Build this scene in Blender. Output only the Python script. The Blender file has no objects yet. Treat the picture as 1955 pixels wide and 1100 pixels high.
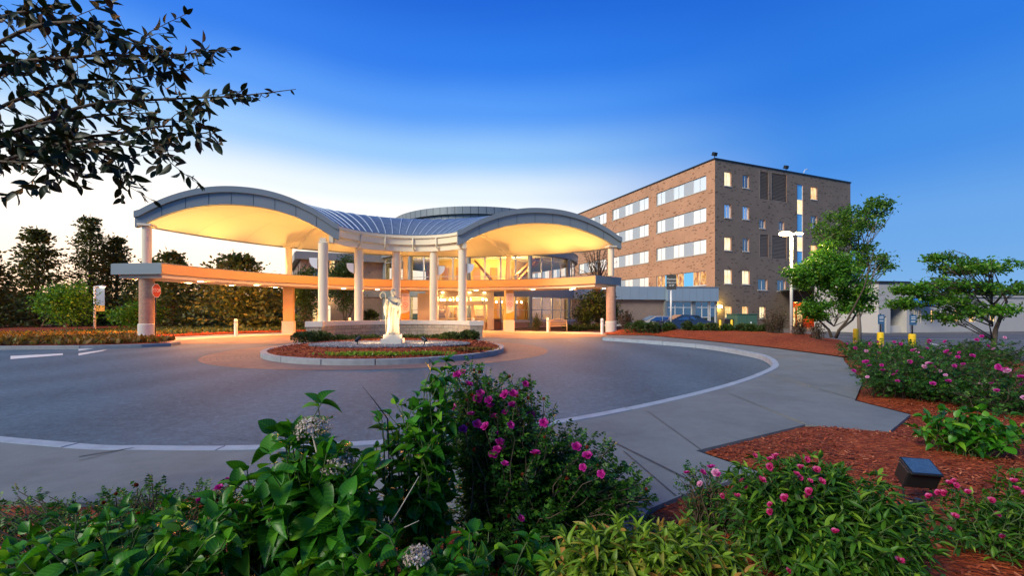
import bpy, bmesh, math, random
import numpy as np
from mathutils import Vector, Matrix
from mathutils.geometry import tessellate_polygon
random.seed(7); rng = np.random.default_rng(11)
SC = bpy.context.scene; COL = SC.collection
R = math.radians; PI = math.pi
F = 830.0; CX = 977.5; HY = 598.0; H = 1.45     # focal length and horizon measured from the photograph

def P(px, py, Y): return Vector(((px-CX)/F*Y, Y, H+(HY-py)/F*Y))
def G(px, py, z=0.0):
    Y = (H-z)*F/(py-HY); return Vector(((px-CX)/F*Y, Y, z))
def ss(a, b, x):
    t = min(1, max(0, (x-a)/(b-a))); return t*t*(3-2*t)

# ------------------------------------------------------------------ objects
def tag(o, label=None, cat=None, group=None, kind=None):
    if label: o['label'] = label
    if cat: o['category'] = cat
    if group: o['group'] = group
    if kind: o['kind'] = kind
    return o
def thing(name, label, cat, loc=(0, 0, 0), rz=0, group=None):
    o = bpy.data.objects.new(name, None); COL.objects.link(o)
    o.location = loc; o.rotation_euler = (0, 0, rz); o.empty_display_size = .2
    return tag(o, label, cat, group)
def root_of(o):
    while o.parent: o = o.parent
    return o
def copy_tree(o, parent=None):
    c = o.copy(); COL.objects.link(c)
    if parent: c.parent = parent
    for ch in [x for x in COL.objects if x.parent == o]: copy_tree(ch, c)
    return c
def link_mesh(name, me, mat, parent=None, smooth=False):
    o = bpy.data.objects.new(name, me); COL.objects.link(o)
    if mat: me.materials.append(mat)
    if parent: o.parent = parent
    if smooth: me.polygons.foreach_set('use_smooth', [True]*len(me.polygons))
    return o

class MB:
    def __init__(s): s.v = []; s.f = []; s.uv = {}
    def quad(s, *p):
        n = len(s.v); s.v += [tuple(q) for q in p]; s.f.append(tuple(range(n, n+len(p)))); return s
    def box(s, c, d, rz=0, tilt=None):
        M = Matrix.Rotation(rz, 3, 'Z')
        if tilt is not None: M = M @ tilt
        n = len(s.v); c = Vector(c)
        for x in (-.5, .5):
            for y in (-.5, .5):
                for z in (-.5, .5): s.v.append(tuple(c + M @ Vector((x*d[0], y*d[1], z*d[2]))))
        for f in ((0,1,3,2),(4,6,7,5),(0,4,5,1),(2,3,7,6),(0,2,6,4),(1,5,7,3)): s.f.append(tuple(n+i for i in f))
        return s
    def hexa(s, lo, hi):      # two matching quads -> closed solid
        n = len(s.v); s.v += [tuple(q) for q in lo] + [tuple(q) for q in hi]
        s.f += [(n+3,n+2,n+1,n), (n+4,n+5,n+6,n+7)] + [(n+i, n+(i+1)%4, n+4+(i+1)%4, n+4+i) for i in range(4)]
        return s
    def prism(s, pts, z0, z1):
        n = len(s.v); k = len(pts)
        tri = tessellate_polygon([[Vector((p[0], p[1], 0)) for p in pts]])
        s.v += [(p[0], p[1], z0) for p in pts] + [(p[0], p[1], z1) for p in pts]
        ar = sum(pts[i][0]*pts[(i+1)%k][1]-pts[(i+1)%k][0]*pts[i][1] for i in range(k))
        for t in tri:
            a = [pts[i] for i in t]
            c = (a[1][0]-a[0][0])*(a[2][1]-a[0][1])-(a[2][0]-a[0][0])*(a[1][1]-a[0][1])
            t = tuple(t) if c > 0 else tuple(reversed(t))
            s.f.append(tuple(n+k+i for i in t)); s.f.append(tuple(n+i for i in reversed(t)))
        for i in range(k):
            j = (i+1) % k
            s.f.append((n+i, n+j, n+k+j, n+k+i) if ar > 0 else (n+j, n+i, n+k+i, n+k+j))
        return s
    def sheet(s, pts, z):
        n = len(s.v); tri = tessellate_polygon([[Vector((p[0], p[1], 0)) for p in pts]])
        s.v += [(p[0], p[1], z(p[0], p[1]) if callable(z) else z) for p in pts]
        for t in tri:
            a = [pts[i] for i in t]
            c = (a[1][0]-a[0][0])*(a[2][1]-a[0][1])-(a[2][0]-a[0][0])*(a[1][1]-a[0][1])
            s.f.append(tuple(n+i for i in (t if c > 0 else reversed(t))))
        return s
    def tube(s, pts, rad, n=8, cap=True):
        pts = [Vector(p) for p in pts]
        if not hasattr(rad, '__len__'): rad = [rad]*len(pts)
        b = len(s.v); pu = None
        for i, p in enumerate(pts):
            t = (pts[min(i+1, len(pts)-1)] - pts[max(i-1, 0)])
            if t.length < 1e-9: t = Vector((0, 0, 1))
            t.normalize()
            if pu is None: pu = t.orthogonal().normalized()
            pu = (pu - t*pu.dot(t))
            if pu.length < 1e-6: pu = t.orthogonal()
            pu.normalize(); w = t.cross(pu)
            for k in range(n):
                a = 2*PI*k/n; s.v.append(tuple(p + (pu*math.cos(a)+w*math.sin(a))*rad[i]))
        for i in range(len(pts)-1):
            for k in range(n):
                a = b+i*n+k; c = b+i*n+(k+1) % n
                s.f.append((a, c, c+n, a+n))
        if cap:
            s.f.append(tuple(b+k for k in reversed(range(n)))); e = b+(len(pts)-1)*n
            s.f.append(tuple(e+k for k in range(n)))
        return s
    def lathe(s, c, prof, n=24):
        return s.tube([Vector(c)+Vector((0, 0, z)) for r, z in prof], [max(r, 1e-4) for r, z in prof], n)
    def ball(s, c, r, n=10, m=7):
        if not hasattr(r, '__len__'): r = (r, r, r)
        b = len(s.v)
        for i in range(m+1):
            th = PI*i/m
            for k in range(n):
                a = 2*PI*k/n
                s.v.append((c[0]+r[0]*math.sin(th)*math.cos(a), c[1]+r[1]*math.sin(th)*math.sin(a), c[2]-r[2]*math.cos(th)))
        for i in range(m):
            for k in range(n):
                a = b+i*n+k; d = b+i*n+(k+1) % n; s.f.append((a, d, d+n, a+n))
        return s
    def build(s, name, mat, parent=None, smooth=False, bevel=0, local=False, auto=None):
        me = bpy.data.meshes.new(name)
        V = s.v
        if parent and not local:
            r = root_of(parent); Mi = (Matrix.Translation(r.location) @ Matrix.Rotation(r.rotation_euler[2], 4, 'Z')).inverted()
            V = [tuple(Mi @ Vector(p)) for p in s.v]
        me.from_pydata(V, [], s.f); me.update()
        uv = me.uv_layers.new(name='uv'); dat = np.zeros(len(me.loops)*2, dtype=np.float32)
        wv = s.v
        for p in me.polygons:
            nn = Vector((0, 0, 0)); vs = [Vector(wv[i]) for i in p.vertices]
            for i in range(len(vs)):
                nn += vs[i].cross(vs[(i+1) % len(vs)])
            if nn.length > 0: nn.normalize()
            if abs(nn.z) > .75: e1 = Vector((1, 0, 0)); e2 = Vector((0, 1, 0))
            else:
                e1 = Vector((-nn.y, nn.x, 0)); e1.normalize(); e2 = Vector((0, 0, 1))
                if abs(e1.x) > .3 and e1.x < 0 or abs(e1.x) <= .3 and e1.y < 0: e1 = -e1
            for li, q in zip(p.loop_indices, vs):
                dat[2*li] = q.dot(e1); dat[2*li+1] = q.dot(e2)
        uv.data.foreach_set('uv', dat)
        o = link_mesh(name, me, mat, parent, smooth)
        if auto:
            me.polygons.foreach_set('use_smooth', [True]*len(me.polygons))
            try: me.set_sharp_from_angle(angle=R(auto))
            except Exception: pass
        if bevel:
            m = o.modifiers.new('bevel', 'BEVEL'); m.width = bevel; m.segments = 2; m.limit_method = 'ANGLE'
        return o

def absorb(o, mb, mat):
    '''surface pattern (joints) merged into its part's own mesh'''
    t = mb.build('pattern', mat, o.parent); bm = bmesh.new(); bm.from_mesh(o.data); k = len(bm.faces); bm.from_mesh(t.data); bm.faces.ensure_lookup_table()
    o.data.materials.append(mat); mi = len(o.data.materials)-1
    for f in bm.faces[k:]: f.material_index = mi
    bm.to_mesh(o.data); bm.free(); bpy.data.objects.remove(t)

def scatter(name, pv, pf, X, Y, Z, O, S, mat, parent=None, puv=None, smooth=False):
    """many copies of one small shape (leaves, petals, chips) as one mesh"""
    pv = np.asarray(pv, float); k = len(O); n = len(pv); S = np.asarray(S, float)
    if S.ndim == 1: S = np.stack([S, S, S], 1)
    V = (pv[None, :, 0, None]*S[:, None, 0, None]*X[:, None, :] + pv[None, :, 1, None]*S[:, None, 1, None]*Y[:, None, :]
         + pv[None, :, 2, None]*S[:, None, 2, None]*Z[:, None, :] + O[:, None, :])
    if parent is not None:
        r = root_of(parent); V = V - np.array(r.location)[None, None, :]
    V = V.reshape(-1, 3)
    L = len(pf[0]); Fa = np.asarray(pf)[None] + (np.arange(k)*n)[:, None, None]; Fa = Fa.reshape(-1)
    me = bpy.data.meshes.new(name); nf = len(pf)*k
    me.vertices.add(len(V)); me.vertices.foreach_set('co', V.astype(np.float32).ravel())
    me.loops.add(len(Fa)); me.loops.foreach_set('vertex_index', Fa.astype(np.int32))
    me.polygons.add(nf); me.polygons.foreach_set('loop_start', (np.arange(nf)*L).astype(np.int32))
    try: me.polygons.foreach_set('loop_total', np.full(nf, L, dtype=np.int32))
    except Exception: pass
    if puv is not None:
        u = me.uv_layers.new(name='uv'); pu = np.asarray(puv)[np.asarray(pf).reshape(-1)]
        u.data.foreach_set('uv', np.tile(pu, (k, 1)).astype(np.float32).ravel())
    me.update(calc_edges=True)
    return link_mesh(name, me, mat, parent, smooth)

def frames(D, N=None):
    """leaf frames: Y along D, Z as near N as can be"""
    D = D/np.linalg.norm(D, axis=1, keepdims=True)
    if N is None: N = rng.normal(size=D.shape)
    X = np.cross(D, N); X /= np.linalg.norm(X, axis=1, keepdims=True)+1e-9
    Z = np.cross(X, D); return X, D, Z

# leaf shapes, length 1 along y
def leaf_shape(w=.5, nl=6, fold=.12, droop=.15, p=.9):
    v = []; f = []; uv = []
    for i in range(nl+1):
        t = i/nl; wd = w*.5*math.sin(PI*min(1, t**p))**.8 if 0 < i < nl else .004
        z = -droop*t*t
        for sx in (-1, 0, 1):
            v.append((sx*wd, t, z + (fold*wd*2 if sx else 0))); uv.append((.5+sx*wd, t))
    for i in range(nl):
        for j in (0, 1):
            a = i*3+j; f.append((a, a+1, a+4, a+3))
    return v, f, uv
BIG = leaf_shape(.72, 7, .16, .22, .8)
MID = leaf_shape(.42, 4, .2, .25, .85)
LANCE = leaf_shape(.32, 5, .22, .3, .9)
DIA = ([(0, 0, 0), (-.3, .45, .08), (0, 1, -.05), (.3, .45, .08)], [(0, 3, 2, 1)], None)
def compound(n=3):
    v = []; f = []
    def add(o, d, L):
        b = len(v); px = (-d[1], d[0])
        v.append((o[0], o[1], 0)); m = .5*L; w = .3*L
        v.append((o[0]+d[0]*m-px[0]*w, o[1]+d[1]*m-px[1]*w, .06*L)); v.append((o[0]+d[0]*L, o[1]+d[1]*L, -.03))
        v.append((o[0]+d[0]*m+px[0]*w, o[1]+d[1]*m+px[1]*w, .06*L)); f.append((b, b+1, b+2, b+3))
    for i in range(n):
        y = .25+.5*i/max(1, n-1)
        for sx in (-1, 1): add((0, y), (sx*.85, .5), .33)
    add((0, .75), (0, 1), .36)
    b = len(v); v.extend([(-.008, 0, 0), (.008, 0, 0), (.006, .8, 0), (-.006, .8, 0)]); f.append((b, b+1, b+2, b+3))
    return v, f, None
COMP = compound()

# ------------------------------------------------------------------ materials
def nt(name):
    m = bpy.data.materials.new(name); m.use_nodes = True; t = m.node_tree; t.nodes.clear()
    o = t.nodes.new('ShaderNodeOutputMaterial'); return m, t, o
def N(t, ty, **kw):
    n = t.nodes.new('ShaderNode'+ty)
    for k, v in kw.items():
        if k.startswith('i_'):
            key = k[2:]; key = int(key) if key.isdigit() else key.replace('_', ' ')
            n.inputs[key].default_value = v
        else: setattr(n, k, v)
    return n
def c4(c): return (*c, 1) if len(c) == 3 else c
def ramp(t, fac, stops, interp='LINEAR'):
    r = N(t, 'ValToRGB'); r.color_ramp.interpolation = interp; e = r.color_ramp.elements
    while len(e) < len(stops): e.new(.5)
    for q, (p, c) in zip(e, stops): q.position = p; q.color = c4(c)
    t.links.new(fac, r.inputs[0]); return r.outputs[0]
def mixc(t, fac, a, b, mode='MIX'):
    m = N(t, 'Mix', data_type='RGBA', blend_type=mode)
    for s, v in ((m.inputs[0], fac), (m.inputs[6], a), (m.inputs[7], b)):
        if hasattr(v, 'links'): t.links.new(v, s)
        elif isinstance(v, (int, float)): s.default_value = v
        else: s.default_value = c4(v)
    return m.outputs[2]
def coord(t, kind='Object'): return N(t, 'TexCoord').outputs[kind]
def noise(t, vec, scale, detail=4, rough=.55, out=0):
    n = N(t, 'TexNoise'); n.inputs['Scale'].default_value = scale; n.inputs['Detail'].default_value = detail
    n.inputs['Roughness'].default_value = rough
    if vec is not None: t.links.new(vec, n.inputs['Vector'])
    return n.outputs[out]
def bump(t, h, s, d=.02):
    b = N(t, 'Bump'); b.inputs['Strength'].default_value = s; b.inputs['Distance'].default_value = d
    t.links.new(h, b.inputs['Height']); return b.outputs[0]
def princ(t, o, base, rough=.6, metal=0, nrm=None, spec=.4):
    p = N(t, 'BsdfPrincipled'); p.inputs['Roughness'].default_value = rough; p.inputs['Metallic'].default_value = metal
    p.inputs['Specular IOR Level'].default_value = spec
    if hasattr(base, 'links'): t.links.new(base, p.inputs['Base Color'])
    else: p.inputs['Base Color'].default_value = c4(base)
    if nrm is not None: t.links.new(nrm, p.inputs['Normal'])
    t.links.new(p.outputs[0], o.inputs[0]); return p
def sc_(c, k): return tuple(min(1, x*k) for x in c)
def plain(name, c, rough=.6, metal=0, var=.15, scale=3, bmp=0, fine=60):
    m, t, o = nt(name); co = coord(t)
    n = noise(t, co, scale, 5); col = mixc(t, n, sc_(c, 1-var), sc_(c, 1+var))
    n2 = noise(t, co, fine, 3)
    col = mixc(t, .25*min(1, var*4), col, ramp(t, n2, [(.3, sc_(c, .6)), (.7, sc_(c, 1.3))]))
    princ(t, o, col, rough, metal, bump(t, n2, bmp) if bmp else None); return m
def emit(name, c, s):
    m, t, o = nt(name); e = N(t, 'Emission'); e.inputs[0].default_value = c4(c); e.inputs[1].default_value = s
    t.links.new(e.outputs[0], o.inputs[0]); return m
def glass(name, tint=(.7, .8, .85), refl=.25, behind=None):
    m, t, o = nt(name)
    g = N(t, 'BsdfGlossy'); g.inputs['Roughness'].default_value = .02; g.inputs[0].default_value = (.95, .97, 1, 1)
    if behind is None: b = N(t, 'BsdfTransparent'); b.inputs[0].default_value = c4(tint)
    else: b = N(t, 'BsdfDiffuse'); b.inputs[0].default_value = c4(behind)
    fr = N(t, 'Fresnel'); fr.inputs[0].default_value = 1.5
    a = N(t, 'Math', operation='ADD', use_clamp=True); t.links.new(fr.outputs[0], a.inputs[0]); a.inputs[1].default_value = refl
    mx = N(t, 'MixShader'); t.links.new(a.outputs[0], mx.inputs[0]); t.links.new(b.outputs[0], mx.inputs[1]); t.links.new(g.outputs[0], mx.inputs[2])
    t.links.new(mx.outputs[0], o.inputs[0]); return m
def brick(name, c1, c2, mortar, bw=.215, bh=.075, spots=0, rough=.85, weather=.25, ms=.012):
    m, t, o = nt(name); uv = N(t, 'UVMap').outputs[0]
    b = N(t, 'TexBrick'); t.links.new(uv, b.inputs['Vector']); b.inputs['Scale'].default_value = 1
    b.inputs['Brick Width'].default_value = bw; b.inputs['Row Height'].default_value = bh; b.inputs['Mortar Size'].default_value = ms
    b.inputs['Mortar Smooth'].default_value = .1; b.inputs['Color1'].default_value = c4(c1); b.inputs['Color2'].default_value = c4(c2)
    b.inputs['Mortar'].default_value = c4(mortar); col = b.outputs[0]
    if spots:
        k = N(t, 'TexBrick'); t.links.new(uv, k.inputs['Vector']); k.inputs['Scale'].default_value = 1
        k.inputs['Brick Width'].default_value = .30; k.inputs['Row Height'].default_value = .11; k.inputs['Mortar Size'].default_value = 0
        k.inputs['Color1'].default_value = (0, 0, 0, 1); k.inputs['Color2'].default_value = (1, 1, 1, 1)
        s = ramp(t, k.outputs[0], [(0, (0, 0, 0)), (spots, (1, 1, 1))], 'CONSTANT')
        col = mixc(t, s, col, sc_(c1, .22))
    co = coord(t); w = noise(t, co, .35, 6, .6)
    col = mixc(t, weather, col, ramp(t, w, [(.3, sc_(c1, .35)), (.7, sc_(c2, 1.25))]))
    w2 = noise(t, co, 9, 4); col = mixc(t, .2, col, ramp(t, w2, [(.35, sc_(c1, .5)), (.65, sc_(c2, 1.3))]))
    princ(t, o, col, rough, 0, bump(t, b.outputs[1], -.4, .01)); return m
def leafmat(name, a, b, trans=.35, rough=.5, c=None, veins=False):
    m, t, o = nt(name); g = N(t, 'NewGeometry')
    rr = [x for x in g.outputs if 'Random' in x.name][0]
    st = [(0, a), (.8, b)] + ([(1, c)] if c else [(1, sc_(b, 1.25))])
    col = ramp(t, rr, st)
    p = N(t, 'BsdfPrincipled'); p.inputs['Roughness'].default_value = rough; p.inputs['Specular IOR Level'].default_value = .35
    if veins:
        uv = N(t, 'UVMap').outputs[0]; sx = N(t, 'SeparateXYZ'); t.links.new(uv, sx.inputs[0])
        ab = N(t, 'Math', operation='SUBTRACT'); t.links.new(sx.outputs[0], ab.inputs[0]); ab.inputs[1].default_value = .5
        aa = N(t, 'Math', operation='ABSOLUTE'); t.links.new(ab.outputs[0], aa.inputs[0])
        mu = N(t, 'Math', operation='MULTIPLY_ADD'); t.links.new(aa.outputs[0], mu.inputs[0]); mu.inputs[1].default_value = -.9; t.links.new(sx.outputs[1], mu.inputs[2])
        m2 = N(t, 'Math', operation='MULTIPLY'); t.links.new(mu.outputs[0], m2.inputs[0]); m2.inputs[1].default_value = 44
        sn = N(t, 'Math', operation='SINE'); t.links.new(m2.outputs[0], sn.inputs[0])
        vn = ramp(t, sn.outputs[0], [(0, (0, 0, 0)), (.8, (0, 0, 0)), (.97, (1, 1, 1))])
        mid = ramp(t, aa.outputs[0], [(0, (1, 1, 1)), (.02, (0, 0, 0))])
        vv = mixc(t, 1.0, vn, mid, 'ADD')
        fac = N(t, 'Math', operation='MULTIPLY'); t.links.new(vv, fac.inputs[0]); fac.inputs[1].default_value = .3
        col = mixc(t, fac.outputs[0], col, sc_(b, 2.2))
        t.links.new(bump(t, vv, -.5, .004), p.inputs['Normal'])
    t.links.new(col, p.inputs['Base Color'])
    tr = N(t, 'BsdfTranslucent'); t.links.new(mixc(t, 1, col, (1.0, 1.0, .5), 'MULTIPLY'), tr.inputs[0])
    mx = N(t, 'MixShader'); mx.inputs[0].default_value = trans
    t.links.new(p.outputs[0], mx.inputs[1]); t.links.new(tr.outputs[0], mx.inputs[2]); t.links.new(mx.outputs[0], o.inputs[0]); return m
# ------------------------------------------------------------------ palette
M = {}
M['plaster'] = plain('cream_plaster', (.70, .62, .46), .7, 0, .06, .8, .05)
M['soffit'] = plain('white_soffit', (.74, .69, .58), .75, 0, .04, .5)
M['panel'] = plain('grey_metal_panel', (.20, .235, .255), .42, .2, .10, .7)
M['panel_light'] = plain('pale_metal_panel', (.78, .68, .48), .5, .0, .06, .7)
M['column'] = plain('painted_column', (.74, .635, .46), .55, 0, .05, .9, .03)  # warm lamplight on the columns is put into this colour
M['amberlit'] = plain('lamplit_orange_band', (.68, .40, .15), .6, 0, .08, .7)  # cream panels, with the orange of the lamps put into their colour
M['cap'] = plain('cast_stone', (.58, .53, .46), .8, 0, .12, 2, .15)
M['granite'] = plain('granite', (.25, .265, .28), .7, 0, .4, 5, .4, 50)
M['bronze'] = plain('dark_metal', (.03, .035, .04), .4, .6, .1)
M['frame'] = plain('grey_frame', (.42, .42, .43), .4, .4, .05)
M['whitemetal'] = plain('white_metal', (.72, .72, .70), .4, .1, .05)
M['doorframe'] = plain('cream_frame', (.78, .66, .42), .4, .1, .05)
M['yellow'] = plain('yellow_paint', (.80, .52, .02), .5, 0, .1, 5)
M['bluepanel'] = plain('blue_panel', (.25, .34, .42), .45, .15, .1, .8)
M['bluedoor'] = plain('blue_paint', (.05, .13, .24), .5, 0, .1, 2)
M['sky_blue'] = plain('blue_spandrel', (.14, .52, .90), .25, 0, .06, .6)
M['statue'] = plain('white_marble', (.34, .315, .25), .6, 0, .14, 7, .3, 60)
M['wood'] = plain('bench_wood', (.52, .36, .17), .5, 0, .2, 5)
M['bark'] = plain('bark', (.10, .075, .055), .9, 0, .4, 9, .5, 50)
M['palebark'] = plain('pale_bark', (.20, .16, .13), .9, 0, .35, 9, .5, 50)
M['twig'] = plain('twig', (.08, .06, .04), .8, 0, .3, 20)
M['greenstem'] = plain('green_stem', (.07, .11, .03), .6, 0, .3, 20)
M['drystem'] = plain('dry_stem', (.42, .37, .31), .8, 0, .3, 20)
M['boxgreen'] = plain('green_enamel', (.06, .13, .09), .45, .1, .1, 2)
M['brownbin'] = plain('brown_metal', (.09, .035, .02), .45, .2, .1)
M['signgrey'] = plain('sign_face', (.06, .06, .055), .5, 0, .05)
M['red'] = plain('sign_red', (.50, .035, .02), .4, 0, .05)
M['redink'] = plain('red_ink', (.50, .06, .03), .6, 0, .02)
M['white'] = plain('white_paint', (.78, .78, .76), .6, 0, .05, 6)
M['marking'] = plain('road_marking', (.62, .62, .60), .75, 0, .25, 7, .1)
M['banner'] = plain('banner_cloth', (.80, .74, .66), .7, 0, .04)
M['gold'] = plain('banner_gold', (.62, .33, .05), .7, 0, .15, 4)
M['carpaint'] = plain('dark_blue_paint', (.035, .06, .11), .18, .5, .05)
M['silver'] = plain('silver_paint', (.42, .44, .46), .25, .5, .05)
M['tyre'] = plain('rubber', (.02, .02, .02), .8)
M['louver'] = plain('louver_bronze', (.27, .22, .18), .6, .2, .1)
M['warmwall'] = plain('warm_interior', (.75, .52, .24), .8, 0, .15, 1)
M['brownwall'] = plain('brown_interior', (.38, .18, .07), .8, 0, .3, 1)
M['stucco'] = plain('stucco', (.42, .40, .38), .9, 0, .08, 1.2, .2, 30)
M['porchlit'] = plain('lamplit_orange_wall', (.62, .17, .04), .7, 0, .08, 1)  # orange of the porch light is put into the wall colour
M['brickR'] = brick('brick_brown', (.50, .235, .125), (.60, .30, .17), (.43, .28, .18), spots=.93)
M['brickE'] = brick('brick_brown_shaded', (.20, .145, .105), (.255, .19, .14), (.22, .17, .13), spots=.94)  # the brown brick again, darkened and greyed for the shaded face
M['brickC'] = brick('brick_red', (.42, .21, .13), (.52, .29, .18), (.46, .38, .30))
M['brickW'] = brick('brick_mauve', (.22, .165, .135), (.28, .21, .17), (.25, .21, .18))
M['block'] = brick('stone_block', (.27, .22, .16), (.44, .37, .28), (.09, .075, .06), .55, .235, weather=.45, ms=.022)
M['glass'] = glass('clear_glass', (.86, .88, .86), .06)
M['glassdark'] = glass('dark_glass', refl=.22, behind=(.02, .03, .04))
M['blind'] = glass('window_with_white_blind', refl=.72, behind=(.88, .88, .86))
M['blindgrey'] = plain('grey_infill_panel', (.42, .45, .48), .5, 0, .08)
M['lamp'] = emit('lamp_glow', (1, .80, .45), 14)
M['lampw'] = emit('lamp_glow_white', (1, .74, .30), 30)
def litpane(name, a, b, s):
    m, t, o = nt(name); uv = N(t, 'UVMap').outputs[0]
    mp = N(t, 'Mapping'); t.links.new(uv, mp.inputs[0]); mp.inputs['Scale'].default_value = (2.2, .9, 1)
    n = noise(t, mp.outputs[0], 1.3, 3); col = ramp(t, n, [(.38, a), (.6, b)])
    e = N(t, 'Emission'); t.links.new(col, e.inputs[0]); e.inputs[1].default_value = s
    g = N(t, 'BsdfGlossy'); g.inputs['Roughness'].default_value = .03
    mx = N(t, 'MixShader'); mx.inputs[0].default_value = .12; t.links.new(e.outputs[0], mx.inputs[1]); t.links.new(g.outputs[0], mx.inputs[2])
    t.links.new(mx.outputs[0], o.inputs[0]); return m
M['lit'] = litpane('lit_window', (1, .42, .10), (1, .78, .35), 1.2)
M['litpale'] = litpane('lit_curtain_window', (1, .72, .32), (1, .92, .62), 1.25)
M['litred'] = litpane('lit_window_red', (.35, .05, .01), (1, .55, .16), 1.0)

def asphalt(name, a, b, tint):
    m, t, o = nt(name); co = coord(t)
    f = noise(t, co, 20, 7, .92); sp = ramp(t, f, [(.38, sc_(a, .35)), (.5, a), (.61, sc_(b, 2.3))])
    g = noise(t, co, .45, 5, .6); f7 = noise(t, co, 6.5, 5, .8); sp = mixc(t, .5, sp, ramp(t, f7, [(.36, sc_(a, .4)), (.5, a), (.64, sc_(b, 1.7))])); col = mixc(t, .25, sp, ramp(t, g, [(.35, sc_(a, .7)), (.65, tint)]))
    g2 = N(t, 'TexWave', wave_type='BANDS'); t.links.new(co, g2.inputs[0]); g2.inputs['Scale'].default_value = .12
    g2.inputs['Distortion'].default_value = 6; g2.inputs['Detail'].default_value = 3
    col = mixc(t, .22, col, ramp(t, g2.outputs[0], [(0, sc_(a, .5)), (1, sc_(b, 1.3))]))
    vo = N(t, 'TexVoronoi', feature='DISTANCE_TO_EDGE'); vo.inputs['Scale'].default_value = .33
    wv = noise(t, co, 1.2, 4, .6, 1); ad = mixc(t, .12, co, wv, 'ADD'); t.links.new(ad, vo.inputs['Vector'])
    cr = ramp(t, vo.outputs[0], [(0, (1, 1, 1)), (.006, (0, 0, 0))])
    fm = N(t, 'Math', operation='MULTIPLY'); t.links.new(cr, fm.inputs[0]); fm.inputs[1].default_value = .35
    col = mixc(t, fm.outputs[0], col, sc_(a, .35))
    princ(t, o, col, .75, 0, bump(t, f, .5, .01), .3); return m
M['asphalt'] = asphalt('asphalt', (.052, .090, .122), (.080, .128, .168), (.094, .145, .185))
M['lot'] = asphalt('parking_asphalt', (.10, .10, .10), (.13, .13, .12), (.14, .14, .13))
def concrete(name, a):
    m, t, o = nt(name); co = coord(t)
    n1 = noise(t, co, .8, 7, .65); col = ramp(t, n1, [(.3, sc_(a, .58)), (.5, a), (.72, sc_(a, 1.3))])
    f = noise(t, co, 120, 2, .7); col = mixc(t, .3, col, ramp(t, f, [(.3, sc_(a, .5)), (.7, sc_(a, 1.5))]))
    n3 = noise(t, co, 5, 5, .7); col = mixc(t, .25, col, ramp(t, n3, [(.35, sc_(a, .6)), (.6, sc_(a, 1.1))]))
    princ(t, o, col, .8, 0, bump(t, f, .3, .005), .3); return m
M['concrete'] = concrete('concrete_walk', (.145, .168, .172))
M['plaza'] = concrete('plaza_concrete', (.42, .38, .33))
def pavermat():
    m, t, o = nt('clay_pavers'); uv = N(t, 'UVMap').outputs[0]
    b = N(t, 'TexBrick'); t.links.new(uv, b.inputs['Vector']); b.inputs['Scale'].default_value = 1
    b.inputs['Brick Width'].default_value = .30; b.inputs['Row Height'].default_value = .16; b.inputs['Mortar Size'].default_value = .012
    b.inputs['Color1'].default_value = (.19, .095, .075, 1); b.inputs['Color2'].default_value = (.26, .145, .11, 1); b.inputs['Mortar'].default_value = (.10, .075, .065, 1)
    co = coord(t); n = noise(t, co, .7, 5); col = mixc(t, .35, b.outputs[0], ramp(t, n, [(.35, (.15, .10, .09)), (.65, (.26, .19, .16))]))
    princ(t, o, col, .75, 0, bump(t, b.outputs[1], -.4, .006), .3); return m
M['paver'] = pavermat()
def mulchmat(name, a, b, c):
    m, t, o = nt(name); co = coord(t)
    mp = N(t, 'Mapping'); mp.inputs['Scale'].default_value = (1, 2.6, 1); mp.inputs['Rotation'].default_value = (0, 0, .5)
    t.links.new(mixc(t, .06, co, noise(t, co, 14, 3, .6, 1), 'ADD'), mp.inputs[0])
    v = N(t, 'TexVoronoi'); v.inputs['Scale'].default_value = 20; t.links.new(mp.outputs[0], v.inputs['Vector'])
    sep = N(t, 'SeparateColor'); t.links.new(v.outputs['Color'], sep.inputs[0])
    col = ramp(t, sep.outputs[0], [(0, a), (.55, b), (1, c)])
    col = mixc(t, .35, col, ramp(t, noise(t, co, .9, 4), [(.35, a), (.65, b)]))
    princ(t, o, col, .85, 0, bump(t, v.outputs[0], .8, .03), .2); return m
M['mulch'] = mulchmat('wood_mulch', (.09, .014, .004), (.28, .046, .011), (.52, .13, .04))
M['soil'] = mulchmat('dark_soil', (.03, .014, .008), (.07, .028, .014), (.13, .05, .03))
M['chip'] = leafmat('wood_chips', (.10, .016, .005), (.30, .055, .018), .0, .85, (.48, .17, .075))
M['gravelbase'] = mulchmat('gravel_bed', (.10, .10, .11), (.20, .20, .21), (.38, .38, .38))
M['pebble'] = leafmat('pebbles', (.10, .105, .12), (.24, .24, .25), 0, .7, (.55, .53, .50))
M['pebblewarm'] = leafmat('pebbles_tan', (.20, .13, .09), (.46, .34, .26), 0, .7, (.70, .60, .50))
def groundmat():
    m, t, o = nt('ground_cover'); co = coord(t); n = noise(t, co, .25, 5); f = noise(t, co, 18, 4, .7)
    col = ramp(t, n, [(.35, (.035, .055, .015)), (.55, (.06, .085, .02)), (.7, (.10, .075, .035))])
    col = mixc(t, .45, col, ramp(t, f, [(.3, (.02, .03, .01)), (.7, (.11, .13, .04))]))
    princ(t, o, col, .9, 0, bump(t, f, .7, .05), .2); return m
M['ground'] = groundmat()
def roofmat():
    m, t, o = nt('standing_seam_roof'); co = coord(t)
    n = noise(t, co, 3.5, 5, .65); col = ramp(t, n, [(.3, (.12, .17, .23)), (.6, (.20, .27, .35)), (.8, (.38, .46, .54))])
    f = noise(t, co, 45, 3); col = mixc(t, .35, col, ramp(t, f, [(.3, (.06, .09, .13)), (.7, (.33, .40, .47))]))
    princ(t, o, col, .45, .4, bump(t, f, .2, .01)); return m
M['roof'] = roofmat(); M['seam'] = plain('pale_roof_seam', (.50, .58, .66), .4, .2, .1)

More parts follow.
